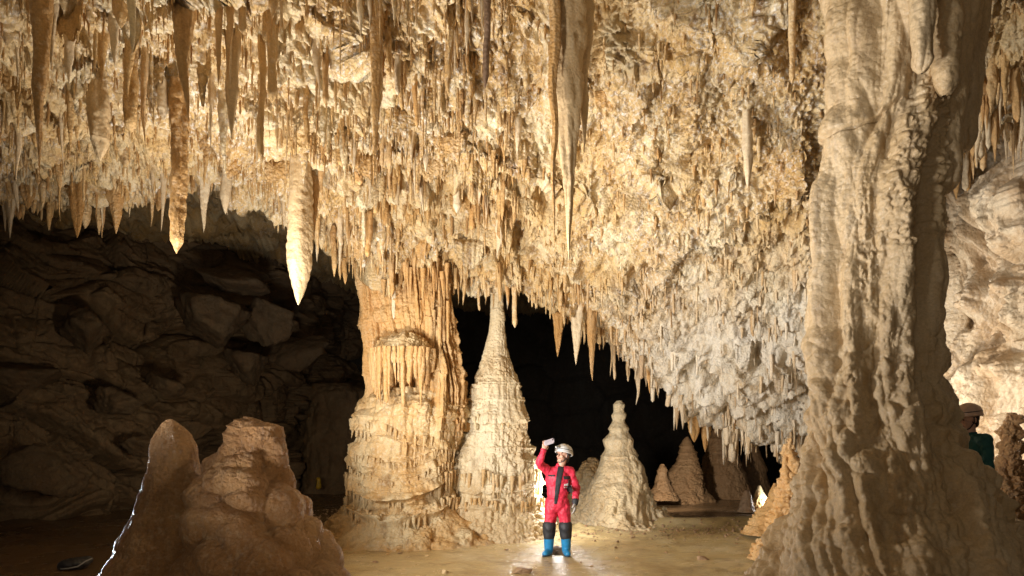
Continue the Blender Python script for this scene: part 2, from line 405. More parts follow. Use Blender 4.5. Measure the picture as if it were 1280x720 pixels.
def edge_row(n, ur, lr, wr, kinds, grp, lab, back=(-30,4)):
    for k in range(n):
        u = random.uniform(*ur); v = float(edge_v(u))+random.uniform(*back)
        cl = .5+.5*math.sin(u*.11+2*math.sin(u*.023)); 
        if random.random() > .25+.85*cl: continue
        a = random.random()**1.8*(.35+.75*cl)
        cands.append((u, v, lr[0]+(lr[1]-lr[0])*a, (wr[0]+(wr[1]-wr[0])*random.random()**1.4)*(.7+.6*a), random.choice(kinds), random.uniform(-.1,.1), grp, lab))
KA = ['cone','cone','spear','straw','carrot']
region(190, (-300,420), (-60,120), (30,125), (6,19), KA, grp='stalactites crowding the upper left ceiling', lab='brown rough stalactite among the crowd on the upper left ceiling, rim lit from behind')
region(200, (-300,440), (100,235), (18,70), (4,12), KA, grp='stalactites hanging along the left ledges', lab='thin brown stalactite hanging below the ledges left of the columns')
region(260, (330,640), (-40,140), (14,85), (3.,10), KA, grp='stalactites on the middle upper ceiling', lab='slender ochre stalactite on the upper middle ceiling')
region(620, (400,660), (110,345), (8,48), (3,10), ['cone','cone','cone','straw','spear','carrot'], grp='stalactites above the fluted column', lab='ochre stalactite in the dense hanging curtain above the fluted column')
region(240, (620,1010), (-40,330), (5,24), (2.5,6), KA, grp='short stalactites on the coral covered ceiling', lab='short cream stalactite on the bright coral covered ceiling right of the longest one')
region(430, (560,1000), (335,520), (8,36), (2.2,5), ['straw','cone','straw'], grp='fine stalactites on the bright hanging curtain', lab='fine pale stalactite on the bright curtain above the black chamber')
region(110, (1180,1330), (60,200), (15,50), (3,7), KA, grp='stalactites in the alcove beside the big column', lab='pale stalactite in the dark alcove right of the big column')
edge_row(230, (-300,440), (12,52), (5,13), ['cone','cone','spear'], 'stalactites along the left ceiling lip', 'pale pointed stalactite in the row along the left ceiling lip over the dark')
edge_row(130, (440,700), (10,44), (4,10), ['cone','cone','straw'], 'stalactites along the middle ceiling lip', 'tan stalactite in the row at the ceiling lip around the column tops')
edge_row(150, (700,1000), (8,34), (3,9), ['cone','straw','cone'], 'stalactites along the descending ceiling lip', 'small stalactite on the descending ceiling lip over the black chamber')
edge_row(60, (900,985), (14,42), (3,6), ['straw','cone'], 'stalactites over the distant stalagmites', 'thin grey white stalactite hanging above the distant stalagmites', (-8,6))

vis = [c for c in cands if -5 < c[0] < 1285 and c[1]+c[2] > 6 and not (1020 < c[0] < 1180)]
vis.sort(key=lambda c: -c[2]*c[3])
indiv = vis[:215]; ids = set(id(c) for c in indiv)
MS = ['stal','stal','stal','pale','pale','ceil','orange']
for c in indiv:
    u, v, L, w, kd, dd, g, lab = c
    p = ceil_at(u, v); d = p[1]+dd
    sid[0] += 1
    m = random.choice(MS)
    vv, R, C = stal_geo(L/F*d+.0, w/F*d, 14, 34, sid[0], .24, kd, random.uniform(.6,1), random.random()*3, .14, 2)
    o = link('stalactite', mesh_np('stalactite', vv, grid_quads(R, C, True)), M[m], None, (float(p[0]), float(d), float(p[2])))
    tag(o, lab, 'stalactite', g)
bag = Bag()
for c in cands:
    if id(c) in ids: continue
    u, v, L, w, kd, dd, g, lab = c
    p = ceil_at(u, v); d = p[1]+dd; sid[0] += 1
    vv, R, C = stal_geo(L/F*d, w/F*d, 8, 16, sid[0], .3, kd, random.uniform(.6,1), random.random()*3, .1, 1)
    bag.add(vv+V(p[0], d, p[2]), R, C)
# thin draperies: sheets of calcite with ragged teeth
def drapery(W, H, seed):
    r_, c_ = 40, 72
    sv = np.linspace(0, 1, r_); th = np.linspace(0, 2*PI, c_, endpoint=False); TH, S = np.meshgrid(th, sv)
    x = W/2*np.cos(TH)*(1-.10*S)
    tooth = np.abs(n1(np.cos(th)*W/2*26+seed*3, 5))*1.5+.5*np.abs(n1(np.cos(th)*W/2*60+seed, 6)); env = np.sqrt(np.clip(1-(np.cos(th)*.97)**2, .02, 1))
    skew = 1+.35*math.sin(seed)*np.cos(th)
    h = H*(.35+.65*tooth/1.2)*env**.7*skew
    z = .15-(h[None,:]+.15)*S
    back = .2*np.exp(-S*7)
    fold = back+.30*W*.3*n1((x*7).ravel()+seed, 8).reshape(x.shape)*(1-.3*S)+.02*n1((x*30).ravel()+seed, 9).reshape(x.shape)
    t_ = (.035+.02*n1((x*25).ravel(), 3).reshape(x.shape))*(1-.75*S)
    y = t_*np.sign(np.sin(TH))*np.abs(np.sin(TH))**.4+fold
    v = np.stack([x, y, z], 2).reshape(-1,3)
    return v+(.012*billow(v*22+seed, 2, 4))[:,None]*V(0,-1,0), r_, c_
DR = [(u_, v_) for u_, v_ in [(28,90),(70,150),(112,60),(150,120),(168,30),(196,90),(252,60),(262,170),(318,110),(345,30),(352,200),(372,120),(405,70),(418,170),(428,240),(452,190),(470,120),(486,215),(505,150),(512,260),(530,120),(540,215),(556,60),(560,175),(574,255),(590,140),(604,215),(622,290),(636,110),(648,185),(662,250),(590,300),(455,290),(530,300),(90,20),(300,180),(650,60),(760,120),(800,220),(880,150),(745,290),(850,300),(905,330),(960,300),(690,345),(780,370),(840,400),(930,420),(975,460),(900,470)]]
for k, (u_, v_) in enumerate(DR):
    p = ceil_at(u_, v_); d = float(p[1])-.06; pxw = random.uniform(18, 44)*(1 if u_ < 680 else .8); pxh = random.uniform(26, 62)*(1 if u_ < 680 else .55)
    vv, R, C = drapery(pxw/F*d, pxh/F*d, k*1.7)
    a_ = random.uniform(-.5, .5)
    o = link('drapery', mesh_np('drapery', vv, grid_quads(R, C, True)), M[random.choice(['stal','ceil','ceil'])], None, (float(p[0]), d, float(p[2]))); o.rotation_euler = (0,0,a_)
    tag(o, 'ragged ochre drapery sheet hanging between stalactites on the left and middle ceiling' if u_ < 680 else 'short pale drapery sheet on the bright ceiling slope right of the longest stalactite', 'drapery', 'draperies on the left and middle ceiling' if u_ < 680 else 'draperies on the right ceiling slope')
# tiny teeth everywhere
for k in range(5200):
    u = random.uniform(-100, 1330); ve = float(edge_v(u)); v = random.uniform(-20, ve+2)
    if 1040 < u < 1170: continue
    right = u > 640 and v < 330
    if (right or (u > 820 and v > 350)) and random.random() < .6: continue
    p = ceil_at(u, v); d = p[1]-.01
    L = random.uniform(5, 22)*(.6 if right else 1); w = random.uniform(1.6, 4.)
    vv, R, C = stal_geo(L/F*d, w/F*d, 6, 8, k, .3, random.choice(['cone','straw']), 1, 0, .06, 1)
    bag.add(vv+V(p[0], d, p[2]), R, C)
o = bag.build('stalactite_fringe', M['stal']); o['kind'] = 'stuff'
tag(o, 'countless fine stalactite teeth and straws covering the whole cave ceiling', 'stalactites'); o['kind'] = 'stuff'

# ------------------------------------------------------------------ standing formations
class Form:
    def __init__(s, Y0, sil, depth=1.):
        a = np.array(sil, float); s.Y0 = Y0; s.depth = depth
        z = CZ+(HY-a[:,0])/F*Y0; xl = (a[:,1]-CX)/F*Y0; xr = (a[:,2]-CX)/F*Y0
        o = np.argsort(z); s.z = z[o]; s.c = ((xl+xr)/2)[o]; s.a = ((xr-xl)/2)[o]
        zz = np.linspace(s.z[0], s.z[-1], 400)
        def smooth(y):
            f = np.interp(zz, s.z, y); k = np.hanning(15); k /= k.sum()
            return np.convolve(np.pad(f, 7, mode='edge'), k, 'valid')
        s.zz = zz; s.cs = smooth(s.c); s.as_ = smooth(s.a)
    def pos(s, th, z):
        a = np.interp(z, s.zz, s.as_); c = np.interp(z, s.zz, s.cs)
        return np.stack([c+a*np.sin(th), s.Y0-a*s.depth*np.cos(th), z], -1)
    def mesh(s, name, disp, nz, nt, mat, parent=None, close=True):
        z = np.linspace(s.z[0], s.z[-1], nz); th = np.linspace(-PI, PI, nt, endpoint=False)
        TH, Z = np.meshgrid(th, z)
        G = s.pos(TH, Z)
        up = s.pos(TH, Z+.01)-s.pos(TH, Z-.01); ac = s.pos(TH+.01, Z)-s.pos(TH-.01, Z)
        N = np.cross(ac, up); N /= np.linalg.norm(N, axis=2, keepdims=True)+1e-9
        Q = G.reshape(-1,3); n = N.reshape(-1,3)
        d = disp(Q, TH.ravel(), Z.ravel(), np.interp(Z.ravel(), s.zz, s.as_))
        rm = d.reshape(nz, nt).mean(1); kk = nz//6*2+1
        rm = np.convolve(np.pad(rm, kk//2, mode='edge'), np.ones(kk)/kk, 'valid')
        d = d-np.repeat(rm, nt)
        Q2 = Q+n*d[:,None]
        quads = grid_quads(nz, nt, True)
        tris = None
        if close:
            tc = Q2[-nt:].mean(0)+V(0,0,.12*s.as_[-1]); Q2 = np.concatenate([Q2, tc[None]])
            k = np.arange(nt); b = (nz-1)*nt
            tris = np.stack([b+k, b+(k+1) % nt, np.full(nt, nz*nt)], 1)
        return link(name, mesh_np(name, Q2, quads, tris), M[mat], parent)
def tiers(Q, th, z, a, rows):
    """overlapping flowstone lips with hanging teeth"""
    d = 0
    arc = th*np.maximum(a, .15)
    for k, (z0, amp, decay, tf, ta, curve) in enumerate(rows):
        if amp > .17: amp = amp*np.clip(np.cos(th-.0)*1.5-.15, .12, 1)*(1-.75*sstep(th, .45, 1.1))
        t1 = n1(arc*tf+k*13.7, 70+k); t2 = n1(arc*tf*2.3+k*3.3, 90+k)
        zl = z0+curve(th, Q[:,0])+.10*n1(arc*1.7+k*5.1, 50+k)*min(1, ta*12)-ta*np.abs(t1)*1.6-ta*.6*np.abs(t2)
        s = z-zl
        d = d+amp*np.where(s > 0, np.exp(-s/decay), np.exp(s/.012))*(.7+.5*n1(arc*3+k, 30+k))
    return d
def rocky(Q, A=.05, f=2.2, fine=.012):
    m = sstep(fbm(Q*V(1.3,1.3,.8)+5, 2, 61), -.2, .3)
    return A*1.2*fbm(Q*f, 3, 2)+A*(.3+.9*m)*billow(Q*f*2.2, 2, 5)+fine*(.25+1.2*m)*billow(Q*18, 2, 6)+fine*.8*billow(stretch(Q, 9, .2), 2, 16)
def flutes(th, z, a, f, A, seed=0, twist=.0):
    arc = th*np.maximum(a, .1)
    q = np.stack([arc*f, z*.35+twist*arc, arc*0+seed], 1)
    return A*(billow(q, 2, 41+seed))

# --- left fluted column
YC = 11.2
colm = empty('flowstone_column', P(500, 690, YC), 'massive orange fluted column with a mushroom cap and tiered skirts, left of centre', 'cave column')
colm.location = (P(500, 600, YC)[0], YC, 0)
def par(o, r):
    o.parent = r; o.matrix_parent_inverse = Matrix.Translation(Vector(r.location)).inverted(); return o
lower = Form(YC, [(488,470,560),(497,458,574),(510,449,580),(530,443,580),(545,447,578),(560,441,572),(575,437,571),(585,441,572),(600,435,572),(612,438,574),(628,436,578),(640,428,584),(652,418,598),(664,404,610),(676,388,630),(712,360,670)], .85)
zt = lambda v: CZ+(HY-v)/F*YC
smile = lambda th, x: .42*np.clip((x-(500-CX)/F*YC)/.95, -1, 1)**2*np.sign(1)-.12
slope = lambda th, x: -.25*np.clip((x-(500-CX)/F*YC), -1, .9)
flat_ = lambda th, x: x*0
rows = [(zt(522), .07, .10, 5, .02, flat_), (zt(545), .12, .14, 7, .05, slope), (zt(566), .035, .05, 6, .015, smile),
        (zt(577), .035, .05, 6, .015, smile), (zt(588), .04, .06, 6, .02, smile), (zt(598), .05, .06, 6, .02, smile), (zt(612), .30, .24, 5, .05, smile), (zt(638), .26, .12, 5, .05, lambda th, x: .8*smile(th, x)-.03),
        (zt(664), .03, .1, 4, .02, flat_)]
def d_lower(Q, th, z, a):
    d = tiers(Q, th, z, a, rows)+rocky(Q, .10, 1.3, .02)+.05*billow(Q*4, 2, 77)
    band = sstep(z, zt(650), zt(610))
    return d+flutes(th, z, a, 7, .03, 1)*band
par(lower.mesh('lower_flowstone', d_lower, 620, 620, 'flow'), colm)
shaft = Form(YC+.1, [(318,446,566),(345,447,563),(400,456,562),(430,461,566),(460,463,572),(490,462,577),(515,455,580),(540,452,582)], .8)
def d_shaft(Q, th, z, a):
    d = flutes(th, z, a, 4.5, .16, 3)+flutes(th, z, a, 12, .06, 4)+rocky(Q, .04, 2, .012)
    d = d-.42*np.exp(-(((Q[:,0]-(510-CX)/F*YC)/.22)**2+((z-zt(486))/.42)**2)**2)*(th > -1.5)*(th < 1.5)
    return d+tiers(Q, th, z, a, [(zt(405), .08, .15, 9, .06, lambda t, x: x*.0), (zt(470), .05, .1, 9, .05, lambda t, x: x*0), (zt(520), .09, .12, 9, .05, lambda t, x: x*0)])
par(shaft.mesh('shaft', d_shaft, 420, 420, 'orange'), colm)
# fluted pillar at the upper left, upper right pillar
pl_ = Form(YC-.15, [(318,440,508),(345,446,505),(400,456,500),(440,463,498),(475,468,492)], .7)
par(pl_.mesh('fluted_pillar', lambda Q, th, z, a: flutes(th, z, a, 11, .13, 7)+.02*billow(Q*16, 2, 6), 320, 260, 'orange'), colm)
pr_ = Form(YC-.1, [(318,508,563),(345,518,562),(385,522,562),(410,524,566),(450,532,574),(490,538,580),(520,536,580),(545,540,576)], .8)
par(pr_.mesh('ribbed_pillar', lambda Q, th, z, a: flutes(th, z, a, 12, .10, 9)+tiers(Q, th, z, a, [(zt(395), .06, .08, 10, .05, flat_), (zt(440), .05, .1, 10, .05, flat_), (zt(505), .09, .1, 10, .05, flat_), (zt(528), .09, .08, 10, .04, flat_)])+rocky(Q, .03, 2.4), 360, 280, 'orange'), colm)
# mushroom cap
cap = Form(YC-.56, [(415,501,511),(418,492,519),(424,481,530),(433,471,538),(445,465,542),(453,465,542),(457,468,538)], .75)
par(cap.mesh('mushroom_cap', lambda Q, th, z, a: rocky(Q, .02, 3, .02)+flutes(th, z, a, 9, .03, 12), 90, 300, 'flow'), colm)
neck = Form(YC-.12, [(448,478,532),(470,480,530),(500,484,526),(520,480,532),(532,470,548)], .5)
par(neck.mesh('cap_stem', lambda Q, th, z, a: flutes(th, z, a, 9, .16, 14)+.015*billow(Q*16, 2, 6), 220, 240, 'orange'), colm)
b = Bag()
for k in range(25):       # tubes of the cap's curtain
    th = -1.45+2.9*(k+random.uniform(-.45,.45))/24
    p = cap.pos(np.array([th]), np.array([zt(452)]))[0]; d = p[1]
    L = (random.uniform(30, 68) if abs(th) < 1.1 else random.uniform(18, 50))/F*d; th += random.uniform(-.06,.06); p = cap.pos(np.array([th]), np.array([zt(452)]))[0]
    vv, R, C = stal_geo(L, random.choice([2.6,3.4,4.5,6,8])/F*d, 12, 40, 500+k, .2, random.choice(['straw','straw','carrot']), 1, 0, .12, 2)
    bend = np.clip((.1-vv[:,2])/L, 0, 1)**1.3*.04
    vv[:,1] += bend*math.cos(th); vv[:,0] -= bend*math.sin(th)*.8
    b.add(vv+p, R, C)
par(b.build('cap_curtain', M['orange']), colm)
b = Bag()
for (v0, v1, us, dY, n, fr) in ((345,395,(505,560),-.45,12,'cone'), (392,435,(505,562),-.42,13,'straw'), (335,372,(500,560),-.6,9,'cone')):
    for k in range(n):
        u = us[0]+(us[1]-us[0])*(k+random.random())/n; d = YC+dY+random.uniform(-.06,.06)
        L = (v1-v0)*random.uniform(.5,1.15)/F*d
        vv, R, C = stal_geo(L, random.uniform(4, 8)/F*d, 10, 30, 700+k, .18, fr, 1, 0, .1, 2)
        b.add(vv+V(*P(u, v0+random.uniform(-16,14), d)), R, C)
par(b.build('hanging_ribs', M['orange']), colm)
def fringe(form, rows, mat, name, root, out=.06, th0=-1.25, th1=1.25, seed=0, spx=4.5):
    b = Bag(); rr = random.Random(seed)
    for (zz0, curve, Lpx, w) in rows:
        a = float(np.interp(zz0, form.zz, form.as_)); n = int((th1-th0)*a/(spx/F*form.Y0)*.8)
        for k in range(n):
            th = th0+(th1-th0)*(k+rr.uniform(-.4,.4))/n
            p = form.pos(np.array([th]), np.array([zz0]))[0]
            z = zz0+float(curve(np.array([th]), np.array([p[0]]))[0])+rr.uniform(-.03,.03)+.05*math.sin(th*6+seed)
            p = form.pos(np.array([th]), np.array([z]))[0]
            p[0] += out*math.sin(th); p[1] -= out*math.cos(th)
            if rr.random() < .12: continue
            vv, R, C = stal_geo(rr.uniform(.35,1)*Lpx/F*form.Y0, rr.uniform(.7,1.2)*w/F*form.Y0, 8, 14, rr.random()*99, .22, rr.choice(['cone','straw','cone']), 1, 0, .06, 1)
            b.add(vv+p, R, C)
    o = par(b.build(name, M[mat]), root); o['kind'] = 'stuff'; return o
fringe(lower, [(zt(607), smile, 30, 4.6), (zt(634), lambda th, x: .8*smile(th, x)-.03, 24, 5), (zt(543), slope, 18, 4.5), (zt(594), smile, 8, 3), (zt(572), smile, 6, 2.6)], 'flow', 'skirt_fringe', colm, .05, seed=4)

# --- spire column right of it
YS = 11.6; zs = lambda v: CZ+(HY-v)/F*YS
spire = empty('flowstone_column', (P(620,600,YS)[0], YS, 0), 'tall pale cone shaped spire whose thin top joins the ceiling, beside the person in red', 'cave column')
sp = Form(YS, [(330,613,631),(380,613,630),(400,612,630),(420,609,632),(435,605,634),(450,601,637),(465,596,641),(480,591,646),(495,586,651),(510,581,655),(524,577,658),(534,582,657),(550,574,662),(575,564,670),(600,558,676),(625,552,680),(648,544,686),(668,532,694),(690,512,708)], .9)
rws = [(zs(468), .04, .05, 4, .015, slope), (zs(480), .03, .05, 5, .02, flat_), (zs(501), .05, .08, 5, .02, flat_), (zs(527), .13, .13, 7, .05, flat_),
       (zs(560), .03, .08, 8, .02, flat_), (zs(600), .12, .20, 6, .07, lambda th, x: -.12*np.cos(th)), (zs(630), .07, .10, 6, .04, flat_)]
par(sp.mesh('spire', lambda Q, th, z, a: tiers(Q, th, z, a, rws)+rocky(Q, .05, 2.2, .018)*np.clip(a*2.5, .35, 1)+flutes(th, z, a, 8, .04, 21)*np.clip(a*2, .2, 1)+.16*fbm(Q*.9, 2, 88)*np.clip(a*1.6, .1, 1), 720, 520, 'cream'), spire)
fringe(sp, [(zs(524), flat_, 14, 4), (zs(586), lambda th, x: -.12*np.cos(th), 32, 5), (zs(626), flat_, 12, 4)], 'flow', 'skirt_fringe', spire, .07, seed=9)

def stalag(Y0, sil, label, mat='flow', depth=1., disp=None, nz=360, nt=320, group=None, name='stalagmite'):
    f = Form(Y0, sil, depth)
    if disp is None: disp = lambda Q, th, z, a: rocky(Q, .05, 2.2, .015)*np.clip(a*2.5, .3, 1)
    o = f.mesh(name, disp, nz, nt, mat)
    base = Vector((float(f.cs[0]), Y0, 0)); o.data.transform(Matrix.Translation(-base)); o.location = base
    tag(o, label, 'stalagmite', group); return o, f
Y3 = 13.4; z3 = lambda v: CZ+(HY-v)/F*Y3
stalag(Y3, [(501,771,777),(506,767,781),(512,768,779),(519,764,783),(526,766,781),(534,761,785),(541,762,785),(550,754,792),(560,756,791),(580,747,800),(605,735,808),(625,725,815),(640,712,824),(650,694,842),(662,670,872)],
       'pointed pale stalagmite with a knobbly narrow top just right of the person in red', 'cream', .9,
       lambda Q, th, z, a: .26*fbm(Q*1.1, 2, 83)*np.clip(a*1.4, .08, 1)+rocky(Q, .08, 2.0, .02)*np.clip(a*2.5, .35, 1)+tiers(Q, th, z, a, [(z3(512), .02, .03, 3, .0, flat_), (z3(523), .025, .03, 3, .0, slope), (z3(536), .03, .05, 3, .0, flat_), (z3(556), .05, .07, 3, .02, slope)])+flutes(th, z, a, 2.5, .08, 5)*np.clip(a, 0, 1), 460, 380)
stalag(14.2, [(572,736,744),(578,726,748),(590,720,750),(615,716,752),(650,700,770)], 'low knobbly stalagmite cluster between the person in red and the pointed stalagmite', 'flow', .8, lambda Q, th, z, a: .12*billow(Q*3.2, 2, 3)+.02*billow(Q*15, 1, 5), 180, 200)
YF = 18.6; zf = lambda v: CZ+(HY-v)/F*YF
st = lambda off: (lambda Q, th, z, a: rocky(Q, .07, 1.6, .02)*np.clip(a*2, .35, 1)+tiers(Q, th, z, a, [(zf(v)+off, .05, .07, 5, .015, flat_) for v in (558,566,574,582,592,604)]))
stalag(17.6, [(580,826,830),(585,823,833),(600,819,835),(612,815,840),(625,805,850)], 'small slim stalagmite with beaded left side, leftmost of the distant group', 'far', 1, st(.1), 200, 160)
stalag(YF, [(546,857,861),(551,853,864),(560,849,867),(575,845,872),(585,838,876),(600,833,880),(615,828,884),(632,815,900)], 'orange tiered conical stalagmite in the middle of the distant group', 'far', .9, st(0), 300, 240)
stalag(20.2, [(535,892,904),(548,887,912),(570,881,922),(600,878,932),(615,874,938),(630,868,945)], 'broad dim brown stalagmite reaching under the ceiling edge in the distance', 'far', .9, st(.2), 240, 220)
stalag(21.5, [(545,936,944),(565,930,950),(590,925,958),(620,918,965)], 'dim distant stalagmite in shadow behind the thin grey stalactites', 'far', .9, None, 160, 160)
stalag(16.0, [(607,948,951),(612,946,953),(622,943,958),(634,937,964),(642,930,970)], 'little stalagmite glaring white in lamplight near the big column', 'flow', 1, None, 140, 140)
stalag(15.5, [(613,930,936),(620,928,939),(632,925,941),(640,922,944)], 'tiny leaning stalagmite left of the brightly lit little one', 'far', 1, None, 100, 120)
stalag(11.2, [(604,966,972),(612,963,978),(625,958,985),(645,948,1000),(668,930,1010)], 'squat orange stalagmite on the floor rim left of the big column', 'orange', .9, lambda Q, th, z, a: rocky(Q, .09, 3, .02), 200, 220)
stalag(8.6, [(548,984,990),(556,981,994),(575,978,998),(600,974,1006),(640,966,1020),(670,955,1040),(700,940,1060)], 'tall beaded orange stalagmite standing against the left side of the big column', 'orange', .8,
       lambda Q, th, z, a: .06*billow(stretch(Q, 6, .8), 2, 3)+.03*billow(Q*14, 1, 5)+tiers(Q, th, z, a, [(1.5+(559-v)/F*8.6, .03, .03, 4, .01, flat_) for v in range(556, 680, 11)]), 420, 360)

# --- foreground pair
YG = 5.0; zg = lambda v: CZ+(HY-v)/F*YG
stalag(YG+.15, [(524,210,215),(529,204,222),(540,197,233),(560,190,245),(585,187,249),(620,180,256),(660,162,268),(700,140,284),(740,120,300),(830,60,340)],
       'smooth rounded brown stalagmite at the lower left, wet and glinting down its left edge', 'front', .9,
       lambda Q, th, z, a: .05*fbm(Q*1.6, 3, 2)+.025*billow(Q*3.5, 2, 5)*sstep(z, zg(540), zg(640))+.006*billow(Q*22, 2, 6)+.012*fbm(Q*6, 3, 8), 520, 460)
LOB = lambda Q: worley(Q*np.array([2.6,2.6,3.2]), 5)
def d_fg(Q, th, z, a):
    f1, f2, r, off = worley((Q+.1*np.stack([fbm(Q*2, 2, 1), fbm(Q*2, 2, 2), fbm(Q*2, 2, 3)], 1))*V(3.4,3.4,4.0), 5)
    g1, g2, _, _ = worley(Q*V(9,9,11), 7)
    lo = sstep(z, zg(720), zg(560))
    d = .32*np.clip(a/.42, .22, 1)*(1-f1**2)*(.55+.45*lo)*sstep(zg(520)-z, -.02, .12)+.04*(1-g1**2)*(.4+.6*lo)
    return d-.09+.10*fbm(Q*1.8, 2, 4)+.005*billow(Q*30, 2, 9)+.010*fbm(Q*7, 3, 8)+tiers(Q, th, z, a, [(zg(v), .028, .022, 3, .0, flat_) for v in (527, 536, 547)])*(z > zg(560))
stalag(YG, [(520,304,328),(523,301,338),(528,299,344),(538,296,348),(550,291,352),(560,286,355),(572,275,358),(588,258,362),(610,250,372),(640,243,384),(674,236,406),(720,228,428),(760,216,450),(830,200,490)],
       'broad lumpy brown stalagmite with a flat knobbly top in the left foreground', 'front', .9, d_fg, 620, 620)

# --- big right column
YR = 5.9; zr = lambda v: CZ+(HY-v)/F*YR
big = empty('cave_column', (P(1120,600,YR)[0], YR, 0), 'huge cream and brown column rising from floor to ceiling on the right', 'cave column')
bc = Form(YR, [(-230,1012,1264),(-100,1034,1236),(0,1044,1212),(60,1048,1206),(140,1052,1196),(200,1038,1174),(260,1028,1161),(330,1025,1159),(420,1026,1160),(480,1024,1164),(540,1018,1179),(600,1008,1218),(650,992,1236),(690,974,1258),(720,957,1282),(780,912,1336)], .95)
def d_big(Q, th, z, a):
    d = flutes(th, z, a, 2.6, .15, 31)+flutes(th, z, a, 7.0, .035, 33, .12)+.05*billow(stretch(Q, 3.2, .35), 2, 44)+.05*fbm(Q*1.3, 3, 4)+.03*billow(stretch(Q, 6, .4), 2, 5)+.006*billow(Q*24, 2, 6)+.010*fbm(Q*stretch(np.ones((1,3)), 8, 1), 3, 7)
    lump = sstep(-z, -zr(520), -zr(600))*np.exp(-((Q[:,0]-(1100-CX)/F*YR)/.33)**2)
    f1, _, _, _ = worley(Q*V(7.5,7.5,6.), 9)
    d = d+lump*(.10*(1-f1**2)-.03)
    lump2 = sstep(-z, -zr(380), -zr(430))*.05*billow(Q*5, 2, 12)
    # old fracture running obliquely round the shaft
    zc = zr(165)+(Q[:,0]-(1065-CX)/F*YR)*.62
    crack = np.exp(-((z-zc)/.012)**2)*sstep(Q[:,0], (1090-CX)/F*YR+.09, (1090-CX)/F*YR-.02)*.05
    step = .04*sstep(z-zc, -.01, .01)*sstep(Q[:,0], (1120-CX)/F*YR, (1080-CX)/F*YR)
    pop = sstep(fbm(Q*V(2.2,2.2,.5), 2, 15), .1, .35)*.035*billow(Q*13, 2, 13)
    return d+lump2-crack+step+pop
par(bc.mesh('shaft', d_big, 900, 760, 'column'), big)
def lobe(u0, u1, v0, v1, w0, w1, Y, mat='column', seed=0, name='hanging_lobe'):
    n = 200; nt = 90
    s = np.linspace(0, 1, n); th = np.linspace(0, 2*PI, nt, endpoint=False)
    c = np.stack([np.array(P(u0+(u1-u0)*t, v0+(v1-v0)*t, Y)) for t in s])
    TH, S = np.meshgrid(th, s); r = (w0+(w1-w0)*S)/2/F*Y*np.where(S > .93, np.sqrt(np.maximum(1-((S-.93)/.07)**2, .002)), 1)
    G = c[:,None,:]+np.stack([np.cos(TH)*r, np.sin(TH)*r*1.1, TH*0], 2)
    Q = G.reshape(-1,3); nn = np.stack([np.cos(TH), np.sin(TH), TH*0], 2).reshape(-1,3)
    d = .05*fbm(stretch(Q, 3, .5), 3, seed)+.02*billow(stretch(Q, 9, .3), 2, seed+1)+.006*billow(Q*22, 2, 5)
    return par(link(name, mesh_np(name, Q+nn*d[:,None], grid_quads(n, nt, True)), M[mat]), big)
lobe(1226, 1206, -160, 190, 44, 24, YR-.1, seed=1); lobe(1206, 1180, -160, 245, 56, 30, YR-.25, seed=2)
lobe(1188, 1180, -160, 120, 46, 20, YR-.5, seed=3); lobe(1158, 1152, -160, 92, 40, 26, YR-.6, seed=4)

# ------------------------------------------------------------------ right wall with stalagmite
def sheet(name, u, Dbase, z0, z1, lean, rows, mat, disp, twist=0):
    z = np.linspace(z0, z1, rows)
    X0 = (u-CX)/F*Dbase
    Z = np.repeat(z[:,None], len(u), 1); Dd = Dbase[None,:]+lean*np.maximum(Z, 0)
    G = np.stack([np.repeat(X0[None,:], rows, 0), Dd, Z], 2)
    N = grid_normals(G); N *= np.sign((N*(V(0,0,1.5)-G)).sum(2).mean())
    Q = G.reshape(-1,3); n = N.reshape(-1,3)
    Q2 = Q+n*disp(Q)[:,None]
    o = link(name, mesh_np(name, Q2, grid_quads(rows, len(u))), M[mat]); o['kind'] = 'structure'; return o
u = np.linspace(1010, 2100, 760)
def d_rw(Q):
    w = fbm(Q*.9, 2, 1)[:,None]*V(.5,.5,.3)
    tq = Q@np.array([[1,0,.35],[0,1,0],[-.35,0,1]])
    d = .35*fbm(Q*.6, 3, 4)+.45*billow(stretch(tq+w, 1.9, .22), 2, 5)+.24*billow(stretch(tq+w, 5, .12), 2, 6)+.05*billow(Q*9, 2, 7)+.02*billow(Q*20, 1, 8)
    d -= .9*np.exp(-(((Q[:,0]-6.05)/.32)**2+((Q[:,2]-4.35)/.35)**2))
    return d
sheet('cave_wall', u, np.interp(u, [1010,1150,1200,1300,1600,2100], [13.5,11.0,9.6,8.6,6.6,5.0]), -.4, 8.2, .03, 620, 'right', d_rw)
for k in range(34):   # teeth hanging in front of the lit wall beside the big column
    u_ = 1196+ (k*37 % 88)+random.uniform(-3,3); v_ = random.uniform(40, float(edge_v(u_))-2); pc = ceil_at(u_, v_); d = float(pc[1]); v_ = HY-(float(pc[2])-CZ)*F/d; sid[0] += 1
    L = random.uniform(26, 75); w_ = random.uniform(5, 12)
    vv, R, C = stal_geo(L/F*d, w_/F*d, 16, 44, sid[0], .28, random.choice(['cone','straw','carrot']), 1, 0, .2, 2)
    o = link('stalactite', mesh_np('stalactite', vv, grid_quads(R, C, True)), M[random.choice(['stal','orange','pale'])], None, P(u_, v_, d))
    tag(o, 'rusty stalactite hanging in front of the lit wall right of the big column', 'stalactite', 'stalactites over the lit right wall')
stalag(7.5, [(516,1259,1270),(522,1256,1273),(550,1252,1275),(590,1246,1277),(620,1238,1282),(650,1225,1290),(690,1200,1310),(740,1170,1350)], 'leaning brown stalagmite beside the half hidden person at the right edge', 'front', .9,
       lambda Q, th, z, a: rocky(Q, .05, 3, .02)+.012*billow(Q*9, 2, 7), 280, 240)

